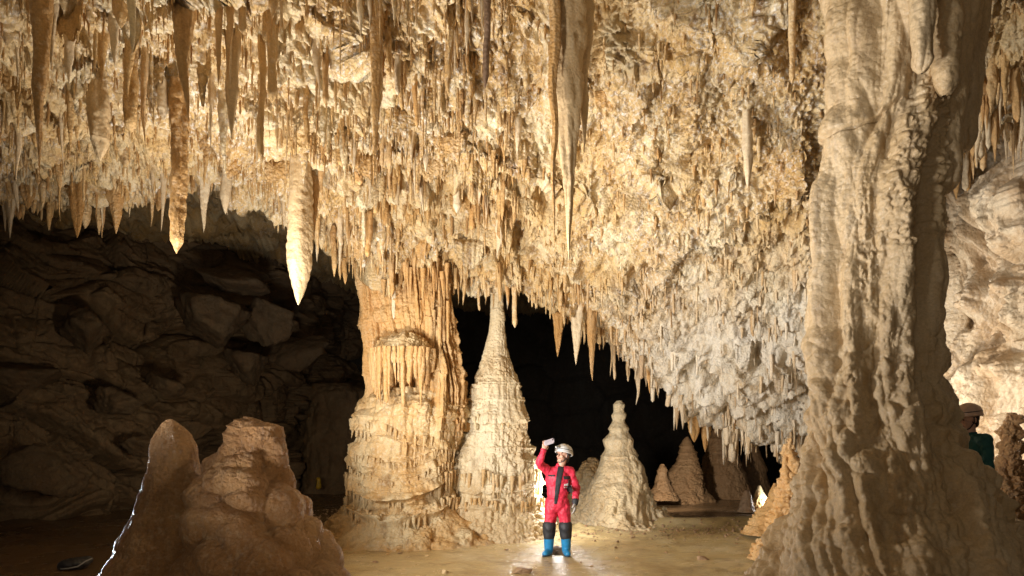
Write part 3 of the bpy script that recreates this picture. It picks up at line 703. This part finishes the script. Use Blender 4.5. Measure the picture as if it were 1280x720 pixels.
# ------------------------------------------------------------------ dark left wall, back wall
def facets(Q, f, amp, seed):
    f1, f2, r, off = worley(Q*f, seed)
    pl = (off[:,0]*r[0]+off[:,1]*r[1]+off[:,2]*r[2])*.9
    return amp*(r[3]*.5+pl-.35*np.exp(-(f2-f1)/.06))
def d_lw(Q):
    w = fbm(Q*.5, 2, 3)[:,None]*V(.8,.8,.5)
    q = Q+w
    t = q@np.array([[.94,0,.34],[0,1,0],[-.34,0,.94]])
    return .8*fbm(Q*.25, 2, 4)+facets(t*V(.7,.7,2.0), .36, 1.0, 5)+facets(t*V(.8,.8,2.2), 1.05, .30, 6)+facets(t, 3.6, .08, 8)+.03*fbm(Q*6, 3, 7)+.02*billow(Q*9, 2, 3)
u = np.linspace(-700, 470, 760)
sheet('cave_wall', u, np.interp(u, [-700,-300,0,150,250,330,400,470], [7.5,10.5,13.2,15,17,20,24.5,27]), -.6, 8.5, .28, 420, 'wall', d_lw)
u = np.linspace(360, 1500, 300)
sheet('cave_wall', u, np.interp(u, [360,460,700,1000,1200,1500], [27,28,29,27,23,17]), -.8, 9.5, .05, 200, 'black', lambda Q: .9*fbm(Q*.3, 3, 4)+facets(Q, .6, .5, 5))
# pale flowstone hump on the far wall between boulders and column
hm = Form(22.5, [(480,392,430),(492,382,452),(520,378,462),(560,376,468),(600,372,474),(622,366,480)], .6)
o = hm.mesh('flowstone_mound', lambda Q, th, z, a: flutes(th, z, a, 1.2, .25, 3)+rocky(Q, .1, 1, .02), 200, 200, 'wall')
tag(o, 'dim rounded flowstone mound on the dark wall left of the fluted column', 'flowstone mound')

def rock_geo(r, seed, seg=36, planes=14, rough=.03):
    rr = np.random.default_rng(seed)
    n = rr.normal(size=(planes,3)); n /= np.linalg.norm(n, axis=1, keepdims=True)
    dd = rr.uniform(.5, .95, planes)
    ph = np.linspace(0, PI, seg//2+1); th = np.linspace(0, 2*PI, seg, endpoint=False)
    TH, PH = np.meshgrid(th, ph)
    d = np.stack([np.sin(PH)*np.cos(TH), np.sin(PH)*np.sin(TH), np.cos(PH)], 2).reshape(-1,3)
    c = d@n.T; rad = np.min(np.where(c > .05, dd[None]/np.maximum(c, .05), 9), 1); rad = np.minimum(rad, 1.25)
    rad = rad*(1+rough*fbm(d*3+seed, 3, 4)*3+rough*.8*billow(d*7+seed, 2, 4))
    return d*rad[:,None]*np.array(r), seg//2+1, seg
def rock(u, v, Y, w, h, mat, label, group=None, name='boulder', cat='boulder', seed=0, tilt=0., z=None, dp=None):
    x, y, zz = P(u, v, Y)
    if z is not None: zz = z
    rx, rz = w/2/F*Y, h/2/F*Y
    vv, R, C = rock_geo((rx, (dp or .8)*rx, rz), seed, 64, 9 if name == 'boulder' else 16, .05 if name == 'boulder' else .03)
    o = link(name, mesh_np(name, vv, grid_quads(R, C, True)), M[mat], None, (x, y, zz)); o.rotation_euler = (0, tilt, random.uniform(-.3,.3))
    return tag(o, label, cat, group)
rock(262, 402, 15.8, 104, 58, 'slab', 'largest pale slab boulder high on the dark left wall', seed=3, tilt=.25)
rock(286, 352, 16.4, 86, 36, 'slab', 'long flat slab boulder on top of the largest pale slab', seed=5, tilt=.3)
rock(332, 395, 17, 60, 60, 'slab', 'blocky boulder right of the largest pale slab', seed=8)
rock(372, 440, 19, 70, 52, 'slab', 'wide dim boulder nearest the fluted column on the left wall', seed=9)
rock(310, 455, 17, 62, 44, 'slab', 'boulder wedged below the largest pale slab', seed=11, tilt=-.3)
rock(68, 592, 12.9, 100, 66, 'slab', 'big square boulder low at the far left above the floor', seed=13)
rock(150, 505, 14.4, 60, 34, 'slab', 'flat boulder in the middle of the dark left wall', seed=17, tilt=.15)
rock(30, 470, 13.8, 66, 40, 'slab', 'boulder at the left edge above the big square one', seed=19)
rock(105, 415, 14.6, 62, 46, 'slab', 'angular boulder high at the far left under the ceiling', seed=23)
rock(205, 480, 15.2, 44, 30, 'slab', 'small boulder in a gap left of the twin stalagmites tops', seed=29)
rock(180, 560, 14.4, 54, 30, 'slab', 'low boulder left behind the smooth rounded stalagmite', seed=31)

# ------------------------------------------------------------------ floor
def floor_h(X, Y):
    Q = np.stack([X, Y, X*0], 1)
    h = .05*fbm(Q*.5, 3, 2)+.018*fbm(Q*2.2, 3, 5)+.006*fbm(Q*9, 3, 8)
    rim = np.exp(-((Y-13.3-.25*np.sin(X*1.3))/.35)**2)*sstep(X, 1.2, 2.4)*.14
    h = h+rim
    # terracing rim pool left foreground edge and rubble by the bases
    base = np.exp(-((Y-12.2)/.6)**2)*sstep(X, -1.2, .3)*(1-sstep(X, 1.0, 2.2))
    h = h+base*(.05+.09*np.maximum(billow(Q*5, 2, 3), -.2))
    left = sstep(-X, 3, 5)*sstep(Y, 9, 13)
    h = h+left*.12*np.maximum(fbm(Q*1.4, 3, 9), 0)
    h = h+.35*sstep(X, 1.9, 4.2)*(1-sstep(Y, 6, 9.5))
    return h
uu = np.linspace(-1500, 2700, 900); Yr = np.geomspace(.9, 33, 800)
U, Y = np.meshgrid(uu, Yr); X = (U-CX)/F*Y
H = floor_h(X.ravel(), Y.ravel())
Q = np.stack([X.ravel(), Y.ravel(), H], 1)
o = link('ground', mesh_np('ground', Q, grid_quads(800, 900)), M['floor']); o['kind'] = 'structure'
def gz(x, y): return float(floor_h(np.array([float(x)]), np.array([float(y)]))[0])
stones = [(655,716,30,12,'wet flat stone at the bottom edge in front of the person in red'),(556,716,9,8,'pale round pebble near the bottom edge left of the person in red'),
    (877,701,16,8,'lone brown stone on the tan floor at the right'),(698,690,24,12,'crumbly brown rock between the blue boots of the person in red'),(832,690,6,3,'tiny stone left of the lone brown stone'),
    (470,700,8,4,'small dark stone on the floor below the fluted column'),(500,690,5,3,'speck sized stone on the floor at the fluted column foot'),(640,676,8,5,'small stone left of the blue boots'),
    (655,668,14,7,'ochre stone at the foot of the spire'),(668,662,12,7,'rounded ochre stone nearest the spire foot behind the person'),(632,667,10,5,'flat ochre stone at the left foot of the spire')]
for k, (u_, v_, w, h, lab) in enumerate(stones):
    Yd = CZ*F/(v_-HY); x = (u_-CX)/F*Yd
    o = rock(u_, v_, Yd, w, h, 'flow' if k in (1,8,9,10) else 'far', lab, name='stone', cat='stone', seed=50+k, z=gz(x, Yd)+.25*h/F*Yd)
rs = random.Random(11)
for k in range(26):
    Yd = rs.uniform(8.4, 12.6); u_ = rs.uniform(440, 930); x = (u_-CX)/F*Yd
    if abs(u_-697) < 20: continue
    rock(u_, 0, Yd, rs.uniform(2.5, 7), rs.uniform(1.8, 4), rs.choice(['flow','far','front']), 'small loose stone scattered on the wet tan floor around the person in red', 'small stones scattered on the floor', 'stone', 'stone', 200+k, z=gz(x, Yd)+.006)
b = Bag(); rr = random.Random(3)
for k in range(900):
    u_ = rr.uniform(590, 930); Yd = rr.gauss(12.0, .6)
    if rr.random() < .5: u_ = rr.uniform(330, 450); Yd = rr.uniform(12, 16)
    x = (u_-CX)/F*Yd; r = rr.uniform(.008, .03)
    vv, R, C = rock_geo((r, r, r*.7), k, 8, 8)
    b.add(vv+V(x, Yd, gz(x, Yd)+r*.2), R, C)
o = b.build('gravel', M['far']); tag(o, 'loose calcite gravel scattered at the feet of the columns', 'gravel'); o['kind'] = 'stuff'

# ------------------------------------------------------------------ people
def lathe_caps(p0, r0, p1, r1, seg=16):
    p0 = np.array(p0, float); p1 = np.array(p1, float); ax = p1-p0; L = np.linalg.norm(ax)
    if L < 1e-6: ax = V(0,0,1); L = 1e-6
    ax = ax/np.linalg.norm(ax); t = V(1,0,0) if abs(ax[0]) < .8 else V(0,1,0)
    e1 = np.cross(ax, t); e1 /= np.linalg.norm(e1); e2 = np.cross(ax, e1)
    a = np.linspace(-PI/2, 0, 6); b_ = np.linspace(0, PI/2, 6)
    prof = [(p0+ax*r0*math.sin(k), max(r0*math.cos(k), 1e-4)) for k in a]+[(p1+ax*r1*math.sin(k), max(r1*math.cos(k), 1e-4)) for k in b_]
    th = np.linspace(0, 2*PI, seg, endpoint=False)
    v = np.concatenate([c+r*(np.cos(th)[:,None]*e1+np.sin(th)[:,None]*e2) for c, r in prof])
    return v, 12, seg
def ell(c, r, rot=None, seg=20):
    ph = np.linspace(0, PI, seg//2+1); th = np.linspace(0, 2*PI, seg, endpoint=False)
    TH, PH = np.meshgrid(th, ph)
    sp_ = np.maximum(np.sin(PH), 1e-3)
    d = np.stack([sp_*np.cos(TH), sp_*np.sin(TH), -np.cos(PH)], 2).reshape(-1,3)*np.array(r)
    if rot is not None: d = d@np.array(rot).T
    return d+np.array(c), seg//2+1, seg
class Blob:
    """tapered limbs and volumes melted into ONE continuous skin"""
    def __init__(s): s.b = Bag()
    def cap(s, p0, r0, p1, r1): s.b.add(*lathe_caps(p0, r0, p1, r1)); return s
    def ell(s, c, r, rot=None): s.b.add(*ell(c, r, rot)); return s
    def build(s, name, m, parent, vox=.008, smooth=4, folds=0.):
        o = s.b.build(name, m, parent)
        r = o.modifiers.new('melt', 'REMESH'); r.mode = 'VOXEL'; r.voxel_size = vox; r.use_smooth_shade = True
        q = o.modifiers.new('soft', 'SMOOTH'); q.iterations = smooth; q.factor = .5
        if folds:
            t = bpy.data.textures.new('folds', 'CLOUDS'); t.noise_scale = .065; t.noise_depth = 2
            d = o.modifiers.new('folds', 'DISPLACE'); d.texture = t; d.strength = folds; d.mid_level = .5; d.texture_coords = 'LOCAL'
        return o
def rotm(yaw, pitch, roll=0): return np.array(Matrix.Rotation(yaw, 3, 'Z')@Matrix.Rotation(pitch, 3, 'X')@Matrix.Rotation(roll, 3, 'Y'))
def hand(B, w, d, side, curl=.5, g=0., s=1.):
    """w wrist, d finger direction, side towards the thumb"""
    d = np.array(d, float); d /= np.linalg.norm(d); side = np.array(side, float); side -= d*side.dot(d); side /= np.linalg.norm(side)
    nrm = np.cross(d, side); w = np.array(w, float)
    for k, (off, ln) in enumerate(((.030,.066),(.010,.074),(-.010,.068),(-.029,.054))):
        base = w+d*.082*s+side*off*s
        B.cap(w+side*off*.5*s+d*.012*s, .014*s+g, base, .0125*s+g)
        dirc = d.copy(); p = base; r = .0095*s+g
        for j, f in enumerate((.45,.32,.23)):
            a = curl*(.55+.25*j); dirc = dirc*math.cos(a)+nrm*math.sin(a)*1.; dirc /= np.linalg.norm(dirc); nn = nrm-dirc*nrm.dot(dirc)
            q = p+dirc*ln*f*s*1.15; B.cap(p, r, q, r*.92); p = q; r *= .92
    B.ell(w+d*.045*s, (.034*s+g, .034*s+g, .02*s+g), np.stack([side, d, nrm], 1))
    t0 = w+side*.022*s+d*.02*s; t1 = t0+(side*.75+d*.55+nrm*.3)*.036*s; t2 = t1+(side*.25+d*.85+nrm*.35)*.03*s
    B.cap(t0, .014*s+g, t1, .011*s+g); B.cap(t1, .011*s+g, t2, .009*s+g)
def person(loc, rz, J, yaw, pitch, mt, label, hands, scale=1., helmet_col='helmet'):
    B = Blob()
    pe, ch, nk, hd = [np.array(J[k], float) for k in ('pelvis','chest','neck','head')]
    R = rotm(yaw, pitch)
    h = lambda x, y, z: hd+R@V(x, y, z)
    # body: one skin from crown to soles
    def trunk(B, g=0.):
        B.ell(pe, (.155+g, .115+g, .12+g)); B.ell((pe+ch)/2, (.135+g, .10+g, .17+g)); B.ell(ch, (.165+g, .115+g, .16+g))
        B.cap(J['sr'], .055+g, J['sl'], .055+g)
        for a in 'rl':
            B.cap(J['h'+a], .085+g, J['k'+a], .060+g*.9); B.cap(J['k'+a], .058+g*.9, J['a'+a], .042+g*.6)
            B.cap(J['s'+a], .052+g, J['e'+a], .042+g*.8); B.cap(J['e'+a], .041+g*.8, J['w'+a], .029+g*.7)
    trunk(B)
    B.cap(nk-V(0,0,.04), .055, h(0,.02,-.06), .05)
    B.ell(h(0,.012,.03), (.074,.092,.088), R); B.ell(h(0,-.022,-.035), (.056,.062,.066), R); B.cap(h(-.02,-.058,-.088), .016, h(.02,-.058,-.088), .016)
    B.cap(h(0,-.085,.012), .009, h(0,-.106,-.028), .013); B.cap(h(-.035,-.08,.028), .012, h(.035,-.08,.028), .012)
    for sx in (-1, 1):
        B.ell(h(sx*.076,.012,-.008), (.012,.02,.032), R); B.ell(h(sx*.036,-.062,-.025), (.022,.02,.02), R)
    B.cap(h(-.02,-.083,-.055), .0075, h(.02,-.083,-.055), .0075)
    for a, dr, sd, cu in hands: hand(B, J['w'+a], dr, sd, cu)
    for a in 'rl': B.cap(J['a'+a], .042, J['t'+a], .034)
    body = B.build('person', mt['skin'], None, .0065, 3)
    body.location = loc; body.rotation_euler = (0,0,rz); body.scale = (scale,)*3
    tag(body, label, 'person')
    S = Blob(); trunk(S, .016); S.cap(nk-V(0,0,.06), .08, nk+V(0,0,.005), .062)
    suit = S.build('suit', mt['suit'], body, .009, 2, .032)
    for a in 'rl':
        bt = Blob(); an = np.array(J['a'+a], float); kn = np.array(J['k'+a], float); to = np.array(J['t'+a], float)
        top = an+(kn-an)*.62
        bt.cap(an, .062, top, .078); bt.cap(an-V(0,0,.02), .056, to, .045); bt.ell(an+V(0,.02,-.035), (.046,.05,.04))
        bo = bt.build('boot', mt['boot'], body, .009, 2)
        sl = Blob(); sl.cap((an[0], an[1]+.03, .014), .014, (an[0], an[1]+.03, .016), .014)
        mid = (an+to)/2
        ang = math.atan2(to[0]-an[0], -(to[1]-an[1]))
        sv, rr_, cc_ = ell((0,0,0), (.048,.155,.02)); Rz = np.array(Matrix.Rotation(ang, 3, 'Z')); sv = sv@Rz.T+V(mid[0], mid[1], .018); sv[:,2] = np.maximum(sv[:,2], 0)
        link('sole', mesh_np('sole', sv, grid_quads(rr_, cc_, True)), M['rubber'], bo)
        if 'pad' in mt:
            kp = Blob(); kp.cap(top-V(0,0,.0), .083, kn+(np.array(J['h'+a])-kn)*.06, .098); kp.ell(kn+V(0,-.04,-.0), (.072,.062,.09))
            kp.build('knee_pad', mt['pad'], body, .009, 2, .01)
    for a, c in mt['cuffs']:
        w0 = np.array(J['w'+a], float); e0 = np.array(J['e'+a], float)
        Blob().cap(w0, .046, w0+(e0-w0)*.16, .05).build('cuff', mt[c], body, .006, 2)
    if 'glove' in mt:
        for a, dr, sd, cu in hands[1:]:
            G_ = Blob(); hand(G_, J['w'+a], dr, sd, cu, .004); G_.cap(np.array(J['w'+a])-np.array(dr)*.03, .036, J['w'+a], .033); G_.build('glove', mt['glove'], body, .006, 2)
    # eyes, mouth, hair
    for sx in (-1, 1):
        e = Blob(); e.ell(h(sx*.031,-.083,0.004), (.012,.006,.006), R); e.build('eye', M['dark_eye'], body, .003, 1)
    Blob().cap(h(-.018,-.0905,-.056), .0045, h(.018,-.0905,-.056), .0045).build('mouth', M['lips'], body, .003, 1)
    H = Blob(); H.ell(h(0,.035,.02), (.082,.088,.085), R); H.ell(h(0,.07,-.04), (.06,.035,.06), R); H.build('hair', M['hair'], body, .008, 2)
    # helmet: shell, vents ridge, brim, strap, lamp
    n, nt = 26, 48; ph = np.linspace(0, 1, n); th = np.linspace(0, 2*PI, nt, endpoint=False); TH, PH = np.meshgrid(th, ph)
    a = PH*1.78
    sx = .108*np.sin(a)*np.cos(TH); sy = .135*np.sin(a)*np.sin(TH)+.015; sz = .105*np.cos(a)+.055
    sz = np.where(a > PI/2, .055+.09*np.cos(a)*(1.0+.6*np.clip(np.sin(TH), 0, 1)), sz)
    rdg = 1+.035*np.exp(-((sx/.018)**2))*(a < 1.4)+.02*np.exp(-(((np.abs(sx)-.055)/.012)**2))*(a < 1.4)+.06*np.exp(-((a-1.70)/.06)**2)
    loc_ = np.stack([sx*rdg, (sy-.015)*rdg+.015, .055+(sz-.055)*rdg], 2).reshape(-1,3)@R.T+hd
    hm_ = link('helmet', mesh_np('helmet', loc_, grid_quads(n, nt, True)), M[helmet_col], body)
    so = hm_.modifiers.new('thick', 'SOLIDIFY'); so.thickness = .008; so.offset = -1
    for sx_ in (-1, 1):      # vents
        for k in range(3):
            Blob().ell(h(sx_*.062, -.05+.055*k, .122-.008*abs(k-1)), (.010,.02,.012), R).build('vent', M['black_plastic'], hm_, .004, 1)
    Blob().ell(h(0,-.135,.085), (.034,.018,.022), R).cap(h(0,-.14,.085), .019, h(0,-.162,.085), .018).build('headlamp', M['lamp_body'], hm_, .004, 2)
    Blob().ell(h(0,-.178,.085), (.015,.004,.015), R).build('lens', M['lens'], bpy.data.objects[hm_.children[-1].name] if False else hm_, .003, 1)
    Blob().ell(h(0,.15,.05), (.03,.02,.024), R).build('battery_box', M['black_plastic'], hm_, .005, 2)
    st_ = Bag()
    def strap(pts, r=.006):
        for p_, q_ in zip(pts[:-1], pts[1:]): st_.add(*lathe_caps(p_, r, q_, r, 8))
    for s_ in (-1, 1): strap([h(s_*.098,-.02,.03), h(s_*.084,-.01,-.03), h(s_*.05,-.035,-.088), h(0,-.05,-.108)])
    ring = [h(.112*math.cos(t), .015+.139*math.sin(t), .078) for t in np.linspace(0, 2*PI, 25)]
    strap(ring, .005)
    link('strap', mesh_np('strap', np.concatenate(st_.v), np.concatenate(st_.q)), M['black_plastic'], body)
    return body, suit, h
M['skin'] = plain('skin', (.62,.36,.25), .5, noise_amt=.05)
M['red'] = plain('red_suit', (.68,.03,.07), .55, noise_amt=.10, scale=90, bump=.002)
M['blackcloth'] = plain('black_cloth', (.025,.026,.03), .6)
M['blueboot'] = plain('blue_rubber', (.02,.26,.55), .3)
M['rubber'] = plain('dark_rubber', (.02,.05,.09), .6)
M['tealcloth'] = plain('teal_cloth', (.008,.085,.08), .7, scale=80)
M['glove'] = plain('pale_glove', (.5,.46,.42), .7)
M['helmet'] = plain('white_helmet', (.74,.74,.72), .3, noise_amt=.08, scale=30)
M['helmet_pink'] = plain('pale_orange_helmet', (.70,.48,.36), .35, noise_amt=.1, scale=30)
M['black_plastic'] = plain('black_plastic', (.03,.03,.035), .4)
M['lamp_body'] = plain('grey_lamp', (.35,.36,.38), .3)
M['lens'] = plain('lamp_lens', (.85,.88,.9), .08)
M['dark_eye'] = plain('eye', (.03,.02,.018), .2)
M['lips'] = plain('lips', (.45,.16,.13), .5)
M['hair'] = plain('black_hair', (.02,.015,.012), .5)
M['white_print'] = plain('white_print', (.85,.85,.85), .6)
M['phone'] = plain('phone_case', (.75,.68,.76), .25)
M['screen'] = plain('phone_glass', (.05,.05,.06), .08)
YP = 9.55; gp = CZ-(692-HY)/F*YP
J = dict(pelvis=(-.012,0,.74), chest=(.0,.0,1.06), neck=(.02,.005,1.245), head=(.068,-.01,1.405),
    sr=(-.135,0,1.185), er=(-.275,-.14,1.30), wr=(-.215,-.24,1.475), sl=(.165,.0,1.185), el=(.265,.02,.94), wl=(.235,-.05,.745),
    hr=(-.085,0,.70), hl=(.075,0,.70), kr=(-.125,-.02,.40), kl=(.105,-.02,.40), ar=(-.13,.01,.075), al=(.118,.01,.075), tr=(-.185,-.12,.042), tl=(.125,-.14,.042))
px, py, _ = P(697.5, 692, YP)
red, suit, hh = person((px, py, gz(px, py)-.004), 0, J, -.75, -.22, dict(skin=M['skin'], suit=M['red'], boot=M['blueboot'], pad=M['blackcloth'], black=M['blackcloth'], glove=M['glove'], cuffs=[('l','black')]),
    'person in red caving suit, white helmet and blue boots holding up a phone', [('r', (.25,-.25,1.), (1,.2,-.1), .95), ('l', (-.02,-.12,-1), (-.3,-1,0), .45)])
def patch(name, outline, m, off=.004, res=26):
    """cloth panel laid on the front of the suit: outline rows of (z, x0, x1)"""
    a = np.array(outline, float); zz = np.linspace(a[0,0], a[-1,0], res)
    o_ = np.argsort(a[:,0]); x0 = np.interp(zz, a[o_,0], a[o_,1]); x1 = np.interp(zz, a[o_,0], a[o_,2]); t = np.linspace(0, 1, 9)
    X = x0[:,None]+(x1-x0)[:,None]*t; G = np.stack([X, X*0-.45, np.repeat(zz[:,None], 9, 1)], 2).reshape(-1,3)
    o = link(name, mesh_np(name, G, grid_quads(res, 9)), m, red)
    s = o.modifiers.new('lay', 'SHRINKWRAP'); s.target = suit; s.wrap_method = 'PROJECT'; s.use_project_y = True; s.use_project_x = False; s.use_project_z = False
    s.use_positive_direction = True; s.use_negative_direction = False; s.offset = off
    d = o.modifiers.new('thick', 'SOLIDIFY'); d.thickness = .004; d.offset = 0
    return o
patch('placket', [(.735,-.062,-.025),(.80,-.06,-.012),(1.1,-.035,.045),(1.2,-.015,.075),(1.255,-.005,.075)], M['blackcloth'])
patch('pocket_flap', [(1.075,.075,.17),(1.12,.065,.165)], M['blackcloth'], res=8)
patch('pocket_flap', [(1.115,-.135,-.055),(1.14,-.15,-.05)], M['blackcloth'], res=8)
patch('side_panel', [(.90,.125,.15),(1.07,.14,.168)], M['blackcloth'], res=14)
for k, (xa, za, xb, zb) in enumerate(((.075,.985,.092,1.01),(.092,1.01,.104,.992),(.104,.992,.12,1.012),(.12,1.012,.136,.985))):
    patch('chest_emblem', [(min(za,zb)-.004, min(xa,xb), max(xa,xb)), (max(za,zb)+.004, min(xa,xb)+.004, max(xa,xb)-.002)], M['white_print'], .007, 5)
patch('chest_emblem', [(.955,.078,.132),(.966,.078,.132)], M['white_print'], .007, 4)
# phone in the raised hand
hp = np.array(J['wr'])+V(.075,-.035,.115)+np.array([px, py, gz(px, py)])
def slab(w, h, t, bev):
    import bmesh
    bm = bmesh.new(); bmesh.ops.create_cube(bm, size=1)
    for v_ in bm.verts: v_.co = (v_.co.x*w, v_.co.y*t, v_.co.z*h)
    bmesh.ops.bevel(bm, geom=[e for e in bm.edges if abs((e.verts[0].co-e.verts[1].co).y) > t*.5], offset=bev, segments=4, affect='EDGES')
    me = bpy.data.meshes.new('slab'); bm.to_mesh(me); bm.free(); return me
ph_ = link('mobile_phone', slab(.150, .074, .010, .012), M['phone'], None, tuple(hp)); ph_.rotation_euler = (.35, -.30, .35)
tag(ph_, 'pale mobile phone held up sideways in the raised hand of the person in red', 'phone')
sc_ = link('screen', slab(.138, .066, .002, .006), M['screen'], ph_, (0,.0062,0)); ln_ = link('camera_lens', slab(.02, .02, .003, .006), M['screen'], ph_, (.055,-.006,.02))

J2 = dict(pelvis=(0,0,.84), chest=(.0,.0,1.18), neck=(0,.0,1.375), head=(0,-.035,1.535),
    sr=(-.165,0,1.32), er=(-.22,-.02,1.05), wr=(-.16,-.2,.92), sl=(.165,0,1.32), el=(.22,-.02,1.05), wl=(.15,-.22,.95),
    hr=(-.085,0,.80), hl=(.085,0,.80), kr=(-.1,-.03,.45), kl=(.1,-.03,.45), ar=(-.11,.02,.08), al=(.11,.02,.08), tr=(-.13,-.13,.042), tl=(.13,-.13,.042))
x2, y2, zt2 = P(1213, 505, 6.35)
g2 = gz(x2, y2)
person((x2, y2, g2), -1.35, J2, 0, .12, dict(skin=M['skin'], suit=M['tealcloth'], boot=M['rubber'], cuffs=[], black=M['blackcloth']),
    'person in a teal suit and pale orange helmet half hidden behind the big right column', [('r', (.3,-1,-.2), (0,0,1), .5), ('l', (-.3,-1,-.2), (0,0,1), .5)], (zt2-g2)/1.695, 'helmet_pink')
# bags left on the floor
xb, yb, _ = P(93, 706, 8.3)
B_ = Blob(); B_.ell((0,0,.07), (.17,.10,.075)); B_.cap((-.12,0,.06), .06, (.14,.02,.10), .055)
o = B_.build('caving_bag', M['bag'] if 'bag' in M else plain('dark_bag', (.035,.037,.045), .45, scale=30, bump=.006), None, .010, 3, .03)
o.location = (xb, yb, gz(xb, yb)); o.rotation_euler = (0,0,.5); tag(o, 'dark wet caving bag lying on the floor at the lower left corner', 'bag')
s_ = Bag(); pts = [(-.13,-.09,.03),(-.05,-.12,.035),(.04,-.12,.05),(.12,-.06,.10),(.18,0,.12)]
for p_, q_ in zip(pts[:-1], pts[1:]): s_.add(*lathe_caps(p_, .008, q_, .008, 8))
s_.build('strap', M['lamp_body'], o)
xb, yb, _ = P(398, 612, 20.5)
B_ = Blob(); B_.cap((0,0,.09), .085, (0,0,.30), .075)
o = B_.build('tackle_bag', plain('yellow_bag', (.62,.40,.03), .4, scale=20), None, .012, 3, .02)
o.location = (xb, yb, gz(xb, yb)+.2); tag(o, 'small yellow bag standing far off on the dark floor left of the fluted column', 'bag')
Blob().cap((0,0,.30), .05, (.01,0,.36), .02).build('closure', M['blackcloth'], o, .01, 2)
Blob().cap((-.06,-.07,.08), .012, (-.03,-.08,.32), .012).build('strap', M['blackcloth'], o, .008, 2)

# ------------------------------------------------------------------ lights
def lamp(name, ty, loc, W, color=(1,.93,.82), r=.12, aim=None, cone=120, blend=.6):
    l = bpy.data.lights.new(name, ty); l.energy = W; l.color = color; l.shadow_soft_size = r
    o = bpy.data.objects.new(name, l); col.objects.link(o); o.location = loc
    if ty == 'SPOT':
        l.spot_size = math.radians(cone); l.spot_blend = blend
        o.rotation_euler = (Vector(aim)-Vector(loc)).to_track_quat('-Z', 'Y').to_euler()
    return o
lamp('flash_main', 'SPOT', (-2.35, 6.3, .75), 1250, (1,.97,.93), .25, (.4, 8.0, 5.4), 160, .9)
lamp('flash_behind_person', 'POINT', (.70, 11.3, .78), 62, (1,.98,.96), .13)
lamp('flash_front', 'SPOT', (-4.7, 4.6, 2.3), 1300, (1,.96,.90), .6, (1.4, 10.5, 2.6), 64, .5)
lamp('fill_column', 'SPOT', (-4.7, 4.6, 2.6), 620, (1,.97,.93), .3, (3.3, 5.7, 4.4), 36, .5)  # added spot that brightens the left face of the big column
lamp('fill_ceiling', 'SPOT', (-3.2, 2.5, .6), 1150, (1,.98,.95), .5, (2.3, 7.6, 5.7), 50, .7)  # added fill outside the frame, lifts the upper right ceiling
lamp('flash_left', 'SPOT', (-4.5, 6.7, .6), 260, (.85,.92,1), .05, (-2.9, 5.2, 1.0), 50, .4)
lamp('flash_left_ceiling', 'SPOT', (-3.6, 8.8, 1.2), 150, (1,.96,.91), .2, (-3.8, 7.6, 5), 110, .8)
lamp('flash_right', 'SPOT', (4.3, 8.1, 1.3), 340, (1,.94,.86), .15, (6.6, 9.0, 2.5), 92, .6)
lamp('flash_far', 'POINT', (5.95, 15.7, .3), 16, (1,.98,.95), .03)
lamp('flash_far_group', 'SPOT', (3.2, 14.6, .9), 300, (1,.85,.65), .1, (4.6, 19, .6), 90, .8)
lamp('flash_left_wall', 'SPOT', (-3.6, 8.5, 1.2), 320, (1,.80,.54), .2, (-6.5, 16, 2.6), 80, .9)
lamp('fill_behind_camera', 'POINT', (-.4, -1.2, 2.3), 130, (1,.88,.70), .9)
lamp('fill_stalagmites', 'SPOT', (2.3, 2.2, 1.5), 170, (1,.82,.58), .25, (-1.75, 5.1, 1.35), 26, .9)  # added spot off to the right, lights the foreground stalagmites' right sides
w = bpy.data.worlds.new('World'); sc.world = w; w.use_nodes = True
bg = w.node_tree.nodes['Background']; bg.inputs[0].default_value = (1,.82,.62,1); bg.inputs[1].default_value = .05

# ------------------------------------------------------------------ camera
cd = bpy.data.cameras.new('camera'); cam = bpy.data.objects.new('camera', cd); col.objects.link(cam)
cam.location = (0,0,CZ); cam.rotation_euler = (PI/2,0,0); cd.sensor_width = 36; cd.lens = F/1280*36
cd.shift_y = (HY-360)/1280; cd.clip_end = 200; sc.camera = cam
sc.view_settings.view_transform = 'Standard'; sc.view_settings.look = 'None'; sc.view_settings.exposure = .28; sc.view_settings.gamma = 1
sc.render.engine = 'CYCLES'; sc.cycles.use_denoising = True; sc.cycles.max_bounces = 5; sc.cycles.diffuse_bounces = 3; sc.cycles.glossy_bounces = 2
sc.cycles.sample_clamp_indirect = 4
